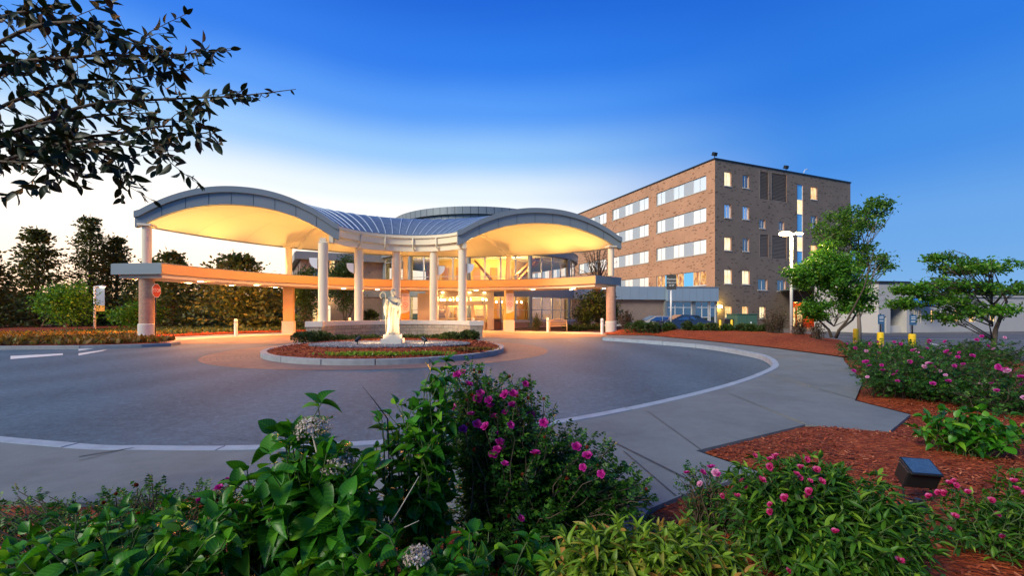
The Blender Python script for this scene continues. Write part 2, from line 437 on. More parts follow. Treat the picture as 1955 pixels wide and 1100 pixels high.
# foliage
M['hyd'] = leafmat('hydrangea_leaf', (.012, .08, .006), (.06, .25, .014), .40, .36, (.24, .48, .03), True)
M['rose'] = leafmat('rose_leaf', (.010, .055, .009), (.045, .16, .018), .38, .45, (.15, .32, .03))
M['lime'] = leafmat('lime_leaf', (.10, .20, .015), (.24, .40, .03), .4, .45, (.50, .22, .06))
M['weig'] = leafmat('weigela_leaf', (.015, .075, .008), (.075, .21, .016), .38, .45, (.24, .40, .03))
M['coppertip'] = leafmat('copper_tip_leaf', (.20, .10, .03), (.34, .17, .05), .35, .5)
M['yew'] = leafmat('yew_leaf', (.018, .040, .010), (.045, .075, .018), .2, .6, (.11, .12, .03))
M['pine'] = leafmat('pine_needle', (.032, .058, .014), (.095, .11, .022), .3, .6, (.20, .17, .035))
M['tree'] = leafmat('tree_leaf', (.020, .050, .010), (.045, .095, .018), .3, .5, (.10, .15, .03))
M['maple'] = leafmat('maple_leaf', (.035, .14, .012), (.10, .28, .018), .42, .45, (.26, .42, .04))
M['birch'] = leafmat('birch_leaf', (.050, .14, .020), (.11, .25, .030), .5, .5, (.20, .36, .05))
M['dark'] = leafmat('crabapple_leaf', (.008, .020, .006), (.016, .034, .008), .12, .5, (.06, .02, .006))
M['bronzeleaf'] = leafmat('bronze_leaf', (.035, .035, .014), (.09, .055, .022), .3, .5, (.18, .07, .03))
M['heath'] = leafmat('ground_plant', (.10, .06, .012), (.22, .12, .02), .3, .6, (.10, .16, .02))  # plant colour with orange lamplight mixed in
M['pink'] = leafmat('rose_petal', (.38, .008, .20), (.56, .02, .32), .35, .5, (.70, .10, .48))
M['palepink'] = leafmat('pale_petal', (.62, .20, .48), (.75, .38, .60), .35, .5, (.82, .60, .70))
M['redpink'] = leafmat('weigela_petal', (.42, .012, .10), (.62, .035, .22), .35, .5, (.75, .18, .40))
M['bud'] = leafmat('rose_bud', (.16, .02, .015), (.28, .05, .02), .2, .6)
M['dried'] = leafmat('dried_floret', (.30, .22, .18), (.56, .48, .42), .25, .8, (.80, .78, .76))
M['lensglass'] = plain('floodlight_lens', (.05, .105, .18), .2, .2, .4, 14, .6, 45)

# ------------------------------------------------------------------ canopy frame (the forecourt's own axes)
CO = Vector((-6.0, 23.3)); TH = R(16); ct, st = math.cos(TH), math.sin(TH)
def L2W(u, v, z=0): return Vector((CO.x+u*ct-v*st, CO.y+u*st+v*ct, z))
OC, OR = (.9, -3.6), 15.65         # outer roof arc
IC, IR = (.1, 1.6), 3.95           # inner roof arc
RC = (.7, -3.6)                    # ring beam centre
V0 = 3.2
def on(c, r, deg, z=0): return L2W(c[0]+r*math.cos(R(deg)), c[1]+r*math.sin(R(deg)), z)
def ang_for_px(px, c, r, lo, hi):
    best = None
    for i in range(801):
        a = lo+(hi-lo)*i/800; w = on(c, r, a); e = abs(CX+F*w.x/w.y-px)
        if best is None or e < best[0]: best = (e, a)
    return best[1]

# ------------------------------------------------------------------ terrain and paving
def gz(x, y): return -.40*ss(11.5, 17, x)*ss(8, 14, y)
def struct(o): o['kind'] = 'structure'; return o
mb = MB(); xs = [-900, -400, -200, -120, -80, -60, -50, -40, -30, -20, -10, 0, 5, 10, 11.5, 12.5, 13.5, 14.5, 15.5, 16.5, 17.5, 20, 25, 30, 40, 60, 90, 140, 250, 500, 900]
ys = [-60, -20, -5, 0, 2, 4, 6, 8, 9, 10, 11, 12, 13, 14, 16, 20, 30, 40, 60, 90, 140, 250, 500, 1200]
nx = len(xs); mb.v = [(x, y, gz(x, y)-.03) for y in ys for x in xs]
mb.f = [(j*nx+i, j*nx+i+1, (j+1)*nx+i+1, (j+1)*nx+i) for j in range(len(ys)-1) for i in range(nx-1)]
struct(mb.build('ground', M['ground']))

# outer kerb line of the loop, road-side top edge (measured), z=.15
def catmull(pts, k=8):
    out = []; p = [Vector(q) for q in pts]; p = [2*p[0]-p[1]]+p+[2*p[-1]-p[-2]]
    for i in range(1, len(p)-2):
        for j in range(k):
            t = j/k; a, b, c, d = p[i-1:i+3]
            out.append(.5*((2*b)+(c-a)*t+(2*a-5*b+4*c-d)*t*t+(3*b-3*c+d-a)*t**3))
    out.append(p[-2]); return out
kpx = [(150, 847), (290, 851), (430, 852), (560, 849), (700, 843), (850, 830), (1080, 800), (1250, 767), (1370, 738), (1440, 716), (1474, 698), (1462, 682), (1425, 672), (1340, 659), (1240, 651), (1150, 645)]
kw = [G(a, b, .15).xy for a, b in kpx]
kw = [Vector((-14, 9.2)), Vector((-9.5, 6.4)), Vector((-6.6, 4.95))] + kw
KC = [Vector((q.x, q.y)) for q in catmull([(q.x, q.y, 0) for q in kw], 8)]
def offset(line, d):
    o = []
    for i, p in enumerate(line):
        t = (line[min(i+1, len(line)-1)]-line[max(i-1, 0)]).normalized(); o.append(p+Vector((t.y, -t.x))*d)
    return o
KO = offset(KC, .125)     # walk-side edge
# asphalt: the loop, its exit to the left
back = [on(RC, 13.9, a) for a in range(24, 150, 6)]
road = [tuple(p) for p in KC[1:]] + [(b.x, b.y) for b in back] + [(-17.5, 20.5), (-14.7, 18.9), (-17.3, 17.35), (-24, 16.7), (-70, 16.2), (-70, 9.0), (-14.2, 9.0)]
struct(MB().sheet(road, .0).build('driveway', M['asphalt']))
# clay paver apron under the canopy
def polar_sheet(name, cen, r0f, r1f, a0, a1, n, z, mat, zf=None, w=1):
    v = []; f = []; uvs = []
    for i in range(n+1):
        a = a0+(a1-a0)*i/n; r0, r1 = r0f(a), r1f(a)
        for j in range(5):
            r = r0+(r1-r0)*j/4; p = L2W(cen[0]+r*math.cos(R(a)), cen[1]+r*math.sin(R(a)), z); v.append(tuple(p)); uvs.append((R(a)*8, r))
    for i in range(n):
        for j in range(4): f.append((i*5+j, i*5+j+1, (i+1)*5+j+1, (i+1)*5+j))
    me = bpy.data.meshes.new(name); me.from_pydata(v, [], f); u = me.uv_layers.new(name='uv')
    for p in me.polygons:
        for li, vi in zip(p.loop_indices, p.vertices): u.data[li].uv = uvs[vi]
    o = link_mesh(name, me, mat)
    if me.polygons[0].normal.z < 0: me.flip_normals()
    return o
IS = (0.0, -6.75); IA, IB = 4.35, 4.95     # island (ellipse in canopy axes)
ISC = (-.52, -6.55)
def isl(a, grow=0):
    return L2W(ISC[0]+(IA+grow)*math.cos(R(a)), ISC[1]+(IB+grow)*math.sin(R(a)))
def er(a, A, B): return A*B/math.hypot(B*math.cos(R(a)), A*math.sin(R(a)))
struct(polar_sheet('paver_ring', ISC, lambda a: er(a, IA-.05, IB-.05), lambda a: er(a, IA+1.75, IB+.9) if a > 180 else er(a, IA+1.75, IB+1.6), 0, 360, 96, .006, M['paver']))
struct(polar_sheet('paver_forecourt', RC, lambda a: 5.2+1.2*abs(a-90)/60, lambda a: 13.95, 18, 162, 60, .010, M['paver']))
# flush plaza along the building
pl = [on(RC, 13.85, a, 0).xy for a in range(16, 166, 5)] + [on(RC, 17.3, a, 0).xy for a in range(150, 96, -6)] + [Vector((-9, 40)), Vector((-.5, 40)), Vector((4.0, 34.2)), Vector((9.0, 31.0))]
struct(MB().prism([tuple(p) for p in pl], -.1, .018).build('plaza', M['plaza']))
# raised concrete walk right of the loop and towards the camera
outer = [G(1240, 641, .15), G(1340, 650.5, .15), G(1460, 663, .15), G(1560, 676, .15), G(1610, 683, .15), G(1612, 690, .15), G(1636, 716, .15), G(1650, 722, .15),
         G(1632, 765, .15), G(1738, 792, .15), G(1697, 825, .15), G(1537, 811, .15), G(1328, 861, .15), G(1450, 902, .15), G(1300, 947, .15), G(1240, 972, .15), Vector((.70, 2.55, 0)), Vector((-1, 2.75, 0)), G(420, 940, .15), G(150, 962, .15), Vector((-7, 3.2, 0)), Vector((-16, 6.2, 0))]
start = G(1160, 640, .15)
i0 = 0
walk = [tuple(p) for p in KO] + [(start.x, start.y)] + [(p.x, p.y) for p in outer]
struct(MB().prism(walk, -.1, .15).build('sidewalk', M['concrete']))
# joints
mb = MB()
def joint(a, b, w=.016, z=.154):
    a = Vector(a).xy; b = Vector(b).xy; d = (b-a).normalized(); n = Vector((-d.y, d.x))*w/2
    mb.quad((*(a-n), z), (*(b-n), z), (*(b+n), z), (*(a+n), z))
joint(G(1165, 842, .15), G(1330, 925, .15), .03); joint(G(1190, 862, .15), G(1290, 948, .15), .016)
joint(G(150, 873, .15), G(255, 856, .15), .022); joint(G(150, 881, .15), G(240, 858, .15), .01)
joint(G(1537, 811, .15), G(1392, 752, .15), .012); joint(G(1640, 765, .15), G(1470, 716, .15), .012)
joint(G(1660, 722, .15), G(1480, 700, .15), .012); joint(G(1340, 861, .15), G(1235, 785, .15), .012)
joint(G(700, 905, .15), G(640, 850, .15), .012); joint(G(1560, 676, .15), G(1470, 684, .15), .02); joint(G(1460, 663, .15), G(1395, 670, .15), .03)
struct(mb.build('pavement_joints', M['bronze']))
# granite kerb of the loop: blocks with joints
def kerb(name, label, inner, outerl, z1, mat, per, closed=False, inner_is_top=True):
    root = thing(name, label, 'kerb', (inner[len(inner)//2].x, inner[len(inner)//2].y, 0))
    n = len(inner); i = 0; L = 0; seg = [0]
    for k in range(1, n):
        L += (inner[k]-inner[k-1]).length
        if L >= per: seg.append(k); L = 0
    if seg[-1] != n-1: seg.append(n-1)
    mbk = MB()
    for a, b in zip(seg[:-1], seg[1:]):
        pi = [inner[k].copy() for k in range(a, b+1)]; po = [outerl[k].copy() for k in range(a, b+1)]
        g = .012
        d = (pi[1]-pi[0]).normalized()*g; pi[0] += d; po[0] += d
        d = (pi[-2]-pi[-1]).normalized()*g; pi[-1] += d; po[-1] += d
        mbk.prism([tuple(p) for p in pi]+[tuple(p) for p in reversed(po)], -.1, z1+random.uniform(-.004, .004))
    mbk.build('kerb_stone', mat, root, bevel=.012)
    return root
M['kerbwhite'] = plain('pale_granite_kerb', (.27, .33, .39), .75, 0, .35, 5, .3, 60)
kerb('granite_kerb', 'pale granite kerb curving round the right and near edge of the driveway', KC, offset(KC, .14), .156, M['kerbwhite'], 1.5)
ip = [isl(a).xy for a in range(0, 361, 4)]; ii = [isl(a, -.2).xy for a in range(0, 361, 4)]
kerb('island_kerb', 'rough grey granite kerb ringing the statue island', ip, ii, .17, M['granite'], 1.3)
lk = [Vector((-60, 16.4)), Vector((-24, 16.85)), Vector((-17.4, 17.5)), Vector((-15.6, 18.3)), Vector((-14.9, 19.0)), Vector((-15.4, 20.2))]
kerb('bed_kerb', 'low grey kerb along the mulch bed by the far left drive', lk, offset(lk, -.18), .14, M['granite'], 3)
# road markings
mb = MB()
mb.quad(G(150, 670, .006), G(150, 666.5, .006), G(236, 660.5, .006), G(215, 660.5, .006))
mb.quad(G(150, 679, .006), G(150, 675, .006), G(205, 667.5, .006), G(196, 670.5, .006))
mb.quad(G(20, 686, .006), G(20, 680, .006), G(120, 675, .006), G(120, 678, .006))
struct(mb.build('road_markings', M['marking']))
# parking lot on the right, lower
def lz(x, y): return gz(x, y)+.0
v = []
lotx = [10.5, 12, 13.5, 15, 16.5, 18, 22, 30, 45, 70, 120]; loty = [9, 11, 13, 16, 20, 26, 34, 44, 60]
mb = MB(); mb.v = [(x, y, lz(x, y)) for y in loty for x in lotx]; k = len(lotx)
mb.f = [(j*k+i, j*k+i+1, (j+1)*k+i+1, (j+1)*k+i) for j in range(len(loty)-1) for i in range(k-1)]
struct(mb.build('parking_lot', M['lot']))
mb = MB()
for (a, b, w) in [((1600, 644), (1960, 651), .22), ((1640, 634), (1960, 637.5), .16), ((1770, 655), (1805, 662), .14), ((1725, 658), (1755, 664), .12), ((1800, 668), (1850, 680), .12), ((1860, 655), (1925, 664), .12), ((1745, 668), (1780, 677), .12)]:
    a = G(*a, -.40).xy; b = G(*b, -.40).xy; d = (b-a).normalized(); n = Vector((-d.y, d.x))*w/2
    mb.quad((*(a-n), -.392), (*(b-n), -.392), (*(b+n), -.392), (*(a+n), -.392))
struct(mb.build('parking_markings', M['marking']))

# mulch beds (terrain of bark), modelled as low mounds
def mound(name, poly, zedge, hgt, mat, step=.5, soft=1.2):
    P2 = [Vector(p[:2]) for p in poly]
    x0 = min(p.x for p in P2); x1 = max(p.x for p in P2); y0 = min(p.y for p in P2); y1 = max(p.y for p in P2)
    def inside(q):
        c = False; n = len(P2)
        for i in range(n):
            a, b = P2[i], P2[(i+1) % n]
            if (a.y > q.y) != (b.y > q.y) and q.x < (b.x-a.x)*(q.y-a.y)/(b.y-a.y)+a.x: c = not c
        return c
    def dist(q):
        d = 1e9
        for i in range(len(P2)):
            a, b = P2[i], P2[(i+1) % len(P2)]; ab = b-a; t = max(0, min(1, (q-a).dot(ab)/max(1e-9, ab.dot(ab)))); d = min(d, (a+ab*t-q).length)
        return d
    from mathutils.geometry import delaunay_2d_cdt
    pts = []; ed = []
    for i in range(len(P2)):
        a, b = P2[i], P2[(i+1) % len(P2)]; n = max(1, int((b-a).length/step))
        for j in range(n): pts.append(a.lerp(b, j/n))
    nb = len(pts); ed = [(i, (i+1) % nb) for i in range(nb)]
    y = y0
    while y < y1:
        x = x0
        while x < x1:
            q = Vector((x+random.uniform(-.2, .2)*step, y+random.uniform(-.2, .2)*step))
            if inside(q) and dist(q) > step*.4: pts.append(q)
            x += step
        y += step
    r = delaunay_2d_cdt(pts, ed, [], 1, 1e-5)
    V = r[0]; o = MB()
    for q in V:
        d = dist(q); e = ss(0, soft, d)
        zz = (zedge(q.x, q.y) if callable(zedge) else zedge)
        o.v.append((q.x, q.y, zz + hgt*e + (.03*math.sin(q.x*3.1)*math.cos(q.y*2.3))*e))
    for fc in r[2]:
        if len(fc) >= 3: o.f.append(tuple(fc))
    inside.dist = dist
    me = o.build(name, mat, smooth=True)
    if sum(p.normal.z for p in me.data.polygons) < 0: me.data.flip_normals()
    return me, inside
bermpoly = [G(1160, 640, .1), G(1240, 641, .1), G(1340, 650.5, .1), G(1460, 663, .1), G(1560, 676, .1), G(1610, 683, .1), Vector((11.9, 14.2, 0)), Vector((13.6, 17.5, 0)), Vector((16.2, 21.5, 0)), Vector((14.5, 26.5, 0)), Vector((10.5, 29, 0)), Vector((7.6, 30.0, 0)), Vector((6.2, 29.6, 0))]
berm, berm_in = mound('mulch_berm', bermpoly, lambda x, y: .13+.0*x, .30, M['mulch'], .6, 1.6); struct(berm)
nearpoly = [G(1632, 765, .1), G(1738, 792, .1), G(1697, 825, .1), G(1537, 811, .1), G(1328, 861, .1), G(1450, 902, .1), G(1300, 947, .1), G(1240, 972, .1), Vector((.70, 2.55, 0)), Vector((-1, 2.75, 0)), G(420, 940, .1), G(150, 962, .1), Vector((-7, 3.2, 0)), Vector((-16, 6.2, 0)), Vector((-16, -3, 0)), Vector((14, -3, 0)), Vector((14, 12.5, 0)), Vector((11.8, 14.0, 0)), G(1612, 684, .1), G(1612, 690, .1), G(1636, 716, .1), G(1650, 722, .1)]
near, near_in = mound('mulch_bed', nearpoly, .11, .06, M['mulch'], .45, .5); struct(near)
leftpoly = [Vector((-75, 16.3, 0)), Vector((-24, 16.9, 0)), Vector((-17.4, 17.6, 0)), Vector((-15.2, 19.0, 0)), Vector((-15.6, 20.3, 0)), on(RC, 14.2, 159), on(RC, 17.3, 150), on(RC, 17.4, 130), on(RC, 17.4, 100), Vector((-13, 41, 0)), Vector((-22, 44, 0)), Vector((-75, 48, 0))]
lb, lb_in = mound('planting_bed', leftpoly, .07, .16, M['mulch'], 1.6, 1.5); struct(lb)
rb, rb_in = mound('entry_bed', [Vector((-.2, 38.6, 0)), Vector((.2, 36.2, 0)), Vector((4.2, 33.8, 0)), Vector((8.8, 31.2, 0)), Vector((10.5, 33, 0)), Vector((12, 45, 0)), Vector((3, 44, 0))], .02, .12, M['soil'], 1.2, 1); struct(rb)
ipoly = [isl(a, -.19) for a in range(0, 360, 8)]
im, im_in = mound('island_bed', ipoly, .15, .14, M['mulch'], .4, 1.6); struct(im)
# gravel ellipse round the statue
SX = L2W(-.05, -7.0)
SP = P(750, 660, 15.8)
gp = [Vector((SP.x-.1+3.0*math.cos(a)*ct-1.75*math.sin(a)*st*.3, SP.y+.15+3.0*math.cos(a)*st*.3+1.55*math.sin(a), 0)) for a in np.linspace(0, 2*PI, 40, endpoint=False)]
gm, gm_in = mound('gravel_bed', gp, .300, .03, M['gravelbase'], .35, .3); struct(gm)
def scatter_in(name, fn, bbox, n, zf, size, mat, shape, flat=.35, label='', cat=''):
    pts = []
    while len(pts) < n:
        x = random.uniform(bbox[0], bbox[1]); y = random.uniform(bbox[2], bbox[3])
        if fn(Vector((x, y))): pts.append((x, y, zf(x, y)))
    O = np.array(pts); k = len(O); a = rng.uniform(0, 2*PI, k)
    D = np.stack([np.cos(a), np.sin(a), rng.normal(0, flat, k)], 1); Nn = np.tile([0, 0, 1.], (k, 1))+rng.normal(0, flat, (k, 3))
    X, Y, Z = frames(D, Nn)
    o = scatter(name, shape[0], shape[1], X, Y, Z, O, rng.uniform(.5, 1.3, k)*size, mat)
    return tag(o, label, cat, kind='stuff')
CHIP = ([(-.18, 0, 0), (.18, .05, 0), (.12, 1, .05), (-.16, .9, .04)], [(0, 1, 2, 3)])
ROCK = ([(-.5, 0, 0), (0, -.4, .1), (.5, 0, 0), (0, .45, 0), (0, 0, .45)], [(0, 1, 4, 4), (1, 2, 4, 4), (2, 3, 4, 4), (3, 0, 4, 4)])
ROCK = (ROCK[0], [(0, 1, 4), (1, 2, 4), (2, 3, 4), (3, 0, 4)])
def nzf(x, y): return .175
scatter_in('bark_chips', near_in, (.6, 6.8, 2.0, 6.4), 26000, lambda x, y: .112+.062*ss(0, .5, near_in.dist(Vector((x, y))))+random.uniform(-.003, .012), .034, M['chip'], CHIP, .22, label='rust red bark chips covering the bed beside the concrete walk', cat='mulch')
scatter_in('bark_flakes', berm_in, (6, 13, 13, 26), 9000, lambda x, y: .13+.30*.98+random.uniform(-.02, .03) if False else .44, .09, M['chip'], CHIP, label='red bark chips over the far berm', cat='mulch') if False else None
scatter_in('island_chips', lambda q: im_in(q) and not gm_in(q), (-9.5, .5, 11.5, 22), 9000, lambda x, y: .17+.12*ss(0, 1.6, .0+min(1.6, 4.3-math.hypot(x+4.5, (y-16.9)*.9)))+.01, .075, M['chip'], CHIP, label='rust coloured bark chips round the gravel in the statue island', cat='mulch')
scatter_in('gravel', gm_in, (-8, -1, 13.5, 18), 9000, lambda x, y: .335, .055, M['pebble'], ROCK, label='grey and white pebbles laid round the statue plinth', cat='gravel')
# ------------------------------------------------------------------ the entrance canopy
can = thing('entrance_canopy', 'butterfly shaped entrance canopy with two arched ends, blue seamed vault roof and round columns', 'canopy', (CO.x, CO.y, 0))
oa0 = math.degrees(math.asin((V0-OC[1])/OR)); ia0 = math.degrees(math.asin((V0-IC[1])/IR))
def roofpt(t, s, z): 
    oa = 180-oa0-(180-2*oa0)*t; ia = 180-ia0-(180-2*ia0)*t
    a = Vector((IC[0]+IR*math.cos(R(ia)), IC[1]+IR*math.sin(R(ia)))); b = Vector((OC[0]+OR*math.cos(R(oa)), OC[1]+OR*math.sin(R(oa))))
    q = a.lerp(b, s); return L2W(q.x, q.y, z)
def ztop(s): return 6.55+.12*s+1.72*(1-abs(2*s-1)**2.15)
def zbot(s): return 5.78+.20*s+1.60*(1-abs(2*s-1)**2.15)
NT, NS = 72, 28
def rgrid(zf, s0=0, s1=1, t0=0, t1=1, nt_=NT, ns_=NS):
    mb = MB(); mb.v = [tuple(roofpt(t0+(t1-t0)*i/nt_, s0+(s1-s0)*j/ns_, zf(s0+(s1-s0)*j/ns_))) for i in range(nt_+1) for j in range(ns_+1)]
    w = ns_+1; mb.f = [(i*w+j, i*w+j+1, (i+1)*w+j+1, (i+1)*w+j) for i in range(nt_) for j in range(ns_)]; return mb
mb = rgrid(ztop, .01, .985)
skin = mb; mb = MB()
for i in range(1, 22):
    t = i/22
    for j in range(NS):
        s0, s1 = .012+.97*j/NS, .012+.97*(j+1)/NS
        a, b = roofpt(t, s0, ztop(s0)), roofpt(t, s1, ztop(s1)); d = (roofpt(t+.002, s0, 0)-roofpt(t, s0, 0)).normalized()*.022
        u = Vector((0, 0, .04)); mb.quad(a-d, b-d, b-d+u, a-d+u); mb.quad(a+d, a+d+u, b+d+u, b+d); mb.quad(a-d+u, b-d+u, b+d+u, a+d+u)
so_ = skin.build('roof_skin', M['roof'], can, smooth=False, auto=25); absorb(so_, mb, M['seam'])
mb = rgrid(zbot, .015, .985)
mb.f = [tuple(reversed(f)) for f in mb.f]; sof = mb.build('soffit', M['soffit'], can, smooth=True)
jb = MB()
for i in range(1, 12):
    for j in range(24):
        t = i/12; s0, s1 = .02+.96*j/24, .02+.96*(j+1)/24; a, b = roofpt(t, s0, zbot(s0)-.006), roofpt(t, s1, zbot(s1)-.006); d = (roofpt(t+.002, s0, 0)-roofpt(t, s0, 0)).normalized()*.012
        jb.quad(a-d, a+d, b+d, b-d)
for s0 in (.25, .5, .75):
    for i in range(72):
        a, b = roofpt(i/72, s0, zbot(s0)-.006), roofpt((i+1)/72, s0, zbot(s0)-.006); d = (roofpt(0.5, 1, 0)-roofpt(.5, 0, 0)).normalized()*.012; a2, b2 = roofpt(i/72, s0+.003, zbot(s0)-.006), roofpt((i+1)/72, s0+.003, zbot(s0)-.006)
        jb.quad(a, b, b2, a2)
absorb(sof, jb, M['cap'])
# arched end fascias in the cut plane (one each side)
def endfascia(t, sgn):
    mb = MB(); n = 40
    def strip(dz0, dz1, d0, d1, f0, f1):
        for j in range(n):
            s0, s1 = -.012+1.024*j/n, -.012+1.024*(j+1)/n
            def pt(s, z, d):
                q = roofpt(t, s, z); return q+Vector((st, -ct, 0))*d
            sa, sb = max(0, min(1, s0)), max(0, min(1, s1))
            lo = [pt(s0, f0(sa)+dz0, d0), pt(s1, f0(sb)+dz0, d0), pt(s1, f0(sb)+dz0, d1), pt(s0, f0(sa)+dz0, d1)]
            hi = [pt(s0, f1(sa)+dz1, d0), pt(s1, f1(sb)+dz1, d0), pt(s1, f1(sb)+dz1, d1), pt(s0, f1(sa)+dz1, d1)]
            mb.hexa(lo, hi) if sgn > 0 else mb.hexa([lo[1], lo[0], lo[3], lo[2]], [hi[1], hi[0], hi[3], hi[2]])
    strip(-.04, -.24, -.25, .05, zbot, ztop)
    strip(-.24, .09, -.35, .17, ztop, ztop)
    # panel joints
    o = mb.build('arched_fascia', M['panel'], can, auto=30)
    jb = MB()
    for k in range(1, 9):
        s = k/9; q0 = roofpt(t, s, zbot(s)-.03)+Vector((st, -ct, 0))*.056; q1 = roofpt(t, s, ztop(s)-.25)+Vector((st, -ct, 0))*.056; d = Vector((ct, st, 0))*.012
        jb.quad(q0-d, q0+d, q1+d, q1-d)
    absorb(o, jb, M['bronze'])
    return o
endfascia(0, -1); endfascia(1, 1)
# inner (island side) curved fascia with gutter, and outer edge trim
def arcband(name, s, z0, z1, dout, mat, side, parent=can, n=48, t0=0, t1=1):
    mb = MB()
    for i in range(n):
        a, b = t0+(t1-t0)*i/n, t0+(t1-t0)*(i+1)/n
        def pp(t, z, d):
            q = roofpt(t, s, z); r = (roofpt(t, 1, z)-roofpt(t, 0, z)).normalized(); return q+r*d
        lo = [pp(a, z0, 0), pp(b, z0, 0), pp(b, z0, dout), pp(a, z0, dout)]; hi = [pp(a, z1, 0), pp(b, z1, 0), pp(b, z1, dout), pp(a, z1, dout)]
        mb.hexa(lo, hi) if dout > 0 else mb.hexa([lo[1], lo[0], lo[3], lo[2]], [hi[1], hi[0], hi[3], hi[2]])
    return mb.build(name, mat, parent, auto=30)
arcband('inner_fascia', .0, 5.98, 6.50, .16, M['panel_light'], 0)
arcband('gutter', .0, 6.40, 6.58, -.10, M['panel_light'], 0)
arcband('inner_beam', .02, 5.55, 5.975, .22, M['panel_light'], 0)
arcband('outer_fascia', 1.0, 6.02, 6.70, -.14, M['panel'], 1)
for t in (.012, .22, .40, .60, .78, .988):
    mb = MB()
    q = roofpt(t, 0, 0); r = (roofpt(t, 1, 0)-q).normalized(); q = q-r*.06
    mb.tube([(q.x, q.y, 6.40), (q.x, q.y, 5.80), (q.x+r.x*.3, q.y+r.y*.3, 5.55)], .05, 8)
    mb.build('downpipe', M['panel_light'], can, smooth=True)
# ring beam with lights on columns behind
RIN, ROUT = 13.4, 16.25
def ringband(name, r0, r1, z0, z1, a0, a1, mat, n=64, parent=can):
    mb = MB(); 
    for i in range(n):
        a, b = a0+(a1-a0)*i/n, a0+(a1-a0)*(i+1)/n
        mb.hexa([on(RC, r0, a, z0), on(RC, r1, a, z0), on(RC, r1, b, z0), on(RC, r0, b, z0)], [on(RC, r0, a, z1), on(RC, r1, a, z1), on(RC, r1, b, z1), on(RC, r0, b, z1)])
    # drop the shared inner faces
    mb.f = [f for k, f in enumerate(mb.f) if not ((k % 6 == 4 and k//6 < n-1) or (k % 6 == 2 and k//6 > 0))]
    return mb.build(name, mat, parent, auto=30)
RA0, RA1 = 26.3, 156.2
ringband('ring_beam', RIN, ROUT, 3.44, 3.95, RA0, RA1, M['amberlit'])
ringband('ring_soffit', RIN+.16, ROUT-.16, 3.24, 3.437, RA0+.7, RA1-.7, M['plaster'])
for a, sg in ((RA0, -1), (RA1, 1)):      # grey metal caps on the two ends
    mb = MB(); c0 = on(RC, RIN-.03, a, 0); c1 = on(RC, ROUT+.03, a, 0); d = (on(RC, 15, a+sg*.5, 0)-on(RC, 15, a, 0)).normalized()*.06
    lo = [c0, c1, c1+d, c0+d]
    if sg < 0: lo = [c1, c0, c0+d, c1+d]
    mb.hexa([Vector((p.x, p.y, 3.42)) for p in reversed(lo)], [Vector((p.x, p.y, 3.97)) for p in reversed(lo)]); mb.build('beam_end_cap', M['panel'], can)
    mb = MB()
ringband('ring_flashing', RIN-.02, ROUT+.02, 3.953, 3.99, RA0+.05, RA1-.05, M['panel'])
# columns
outer_px = (281, 552, 774, 971, 1166)
OA = [ang_for_px(p, RC, 14.85, 20, 165) for p in outer_px]
for i, a in enumerate(OA):
    c = on(RC, 14.85, a); round_ = i in (0, 4)
    if round_:
        o = MB().lathe(c, [(.325, .9), (.325, 3.24)], 28).build('brick_pier', M['brickC'], can, auto=40)
        MB().lathe(c, [(.375, -.1), (.375, .42), (.36, .43), (.36, .45), (.375, .46), (.375, .86), (.34, .90)], 28).build('stone_base', M['cap'], o, auto=40)
    else:
        o = MB().box((c.x, c.y, 2.07), (.62, .62, 2.34), TH).build('square_pier', M['amberlit'], can, bevel=.02)
        MB().box((c.x, c.y, .40), (.74, .74, 1.0), TH).build('stone_base', M['cap'], o, bevel=.02)
    MB().lathe(c, [(.205, 3.99), (.205, 5.92)], 24).build('upper_column', M['column'], can, auto=40)
    MB().box((c.x, c.y, 6.0), (.62, .62, .12), TH).build('capital', M['plaster'], can, bevel=.02)
inner_px = (617, 685, 757, 828, 883)
WR = 4.5; WC = (.0, 1.6)
IAx = [ang_for_px(p, WC, WR, 8, 172) for p in inner_px]
for i, a in enumerate(IAx):
    c = on(WC, WR, a)
    MB().lathe(c, [(.27, .96), (.27, 5.50)], 28).build('front_column', M['column'], can, auto=40)
    m = MB().box((c.x, c.y, 5.535), (.52, .42, .08), TH); m.box((c.x, c.y, 5.66), (.34, .34, .25), TH).build('bracket', M['panel_light'], can, bevel=.01)
# arched ribs under the vault at the middle piers
for px in (552, 971):
    t = .27 if px == 552 else .73
    mb = MB()
    for j in range(24):
        s0, s1 = .03+.94*j/24, .03+.94*(j+1)/24; d = (roofpt(t+.01, .5, 0)-roofpt(t, .5, 0)).normalized()*.13
        a, b = roofpt(t, s0, zbot(s0)), roofpt(t, s1, zbot(s1)); dn = Vector((0, 0, -.20)); up = Vector((0, 0, .02))
        mb.hexa([a-d+dn, a+d+dn, b+d+dn, b-d+dn], [a-d+up, a+d+up, b+d+up, b-d+up])
    mb.build('vault_rib', M['soffit'], can, auto=30)
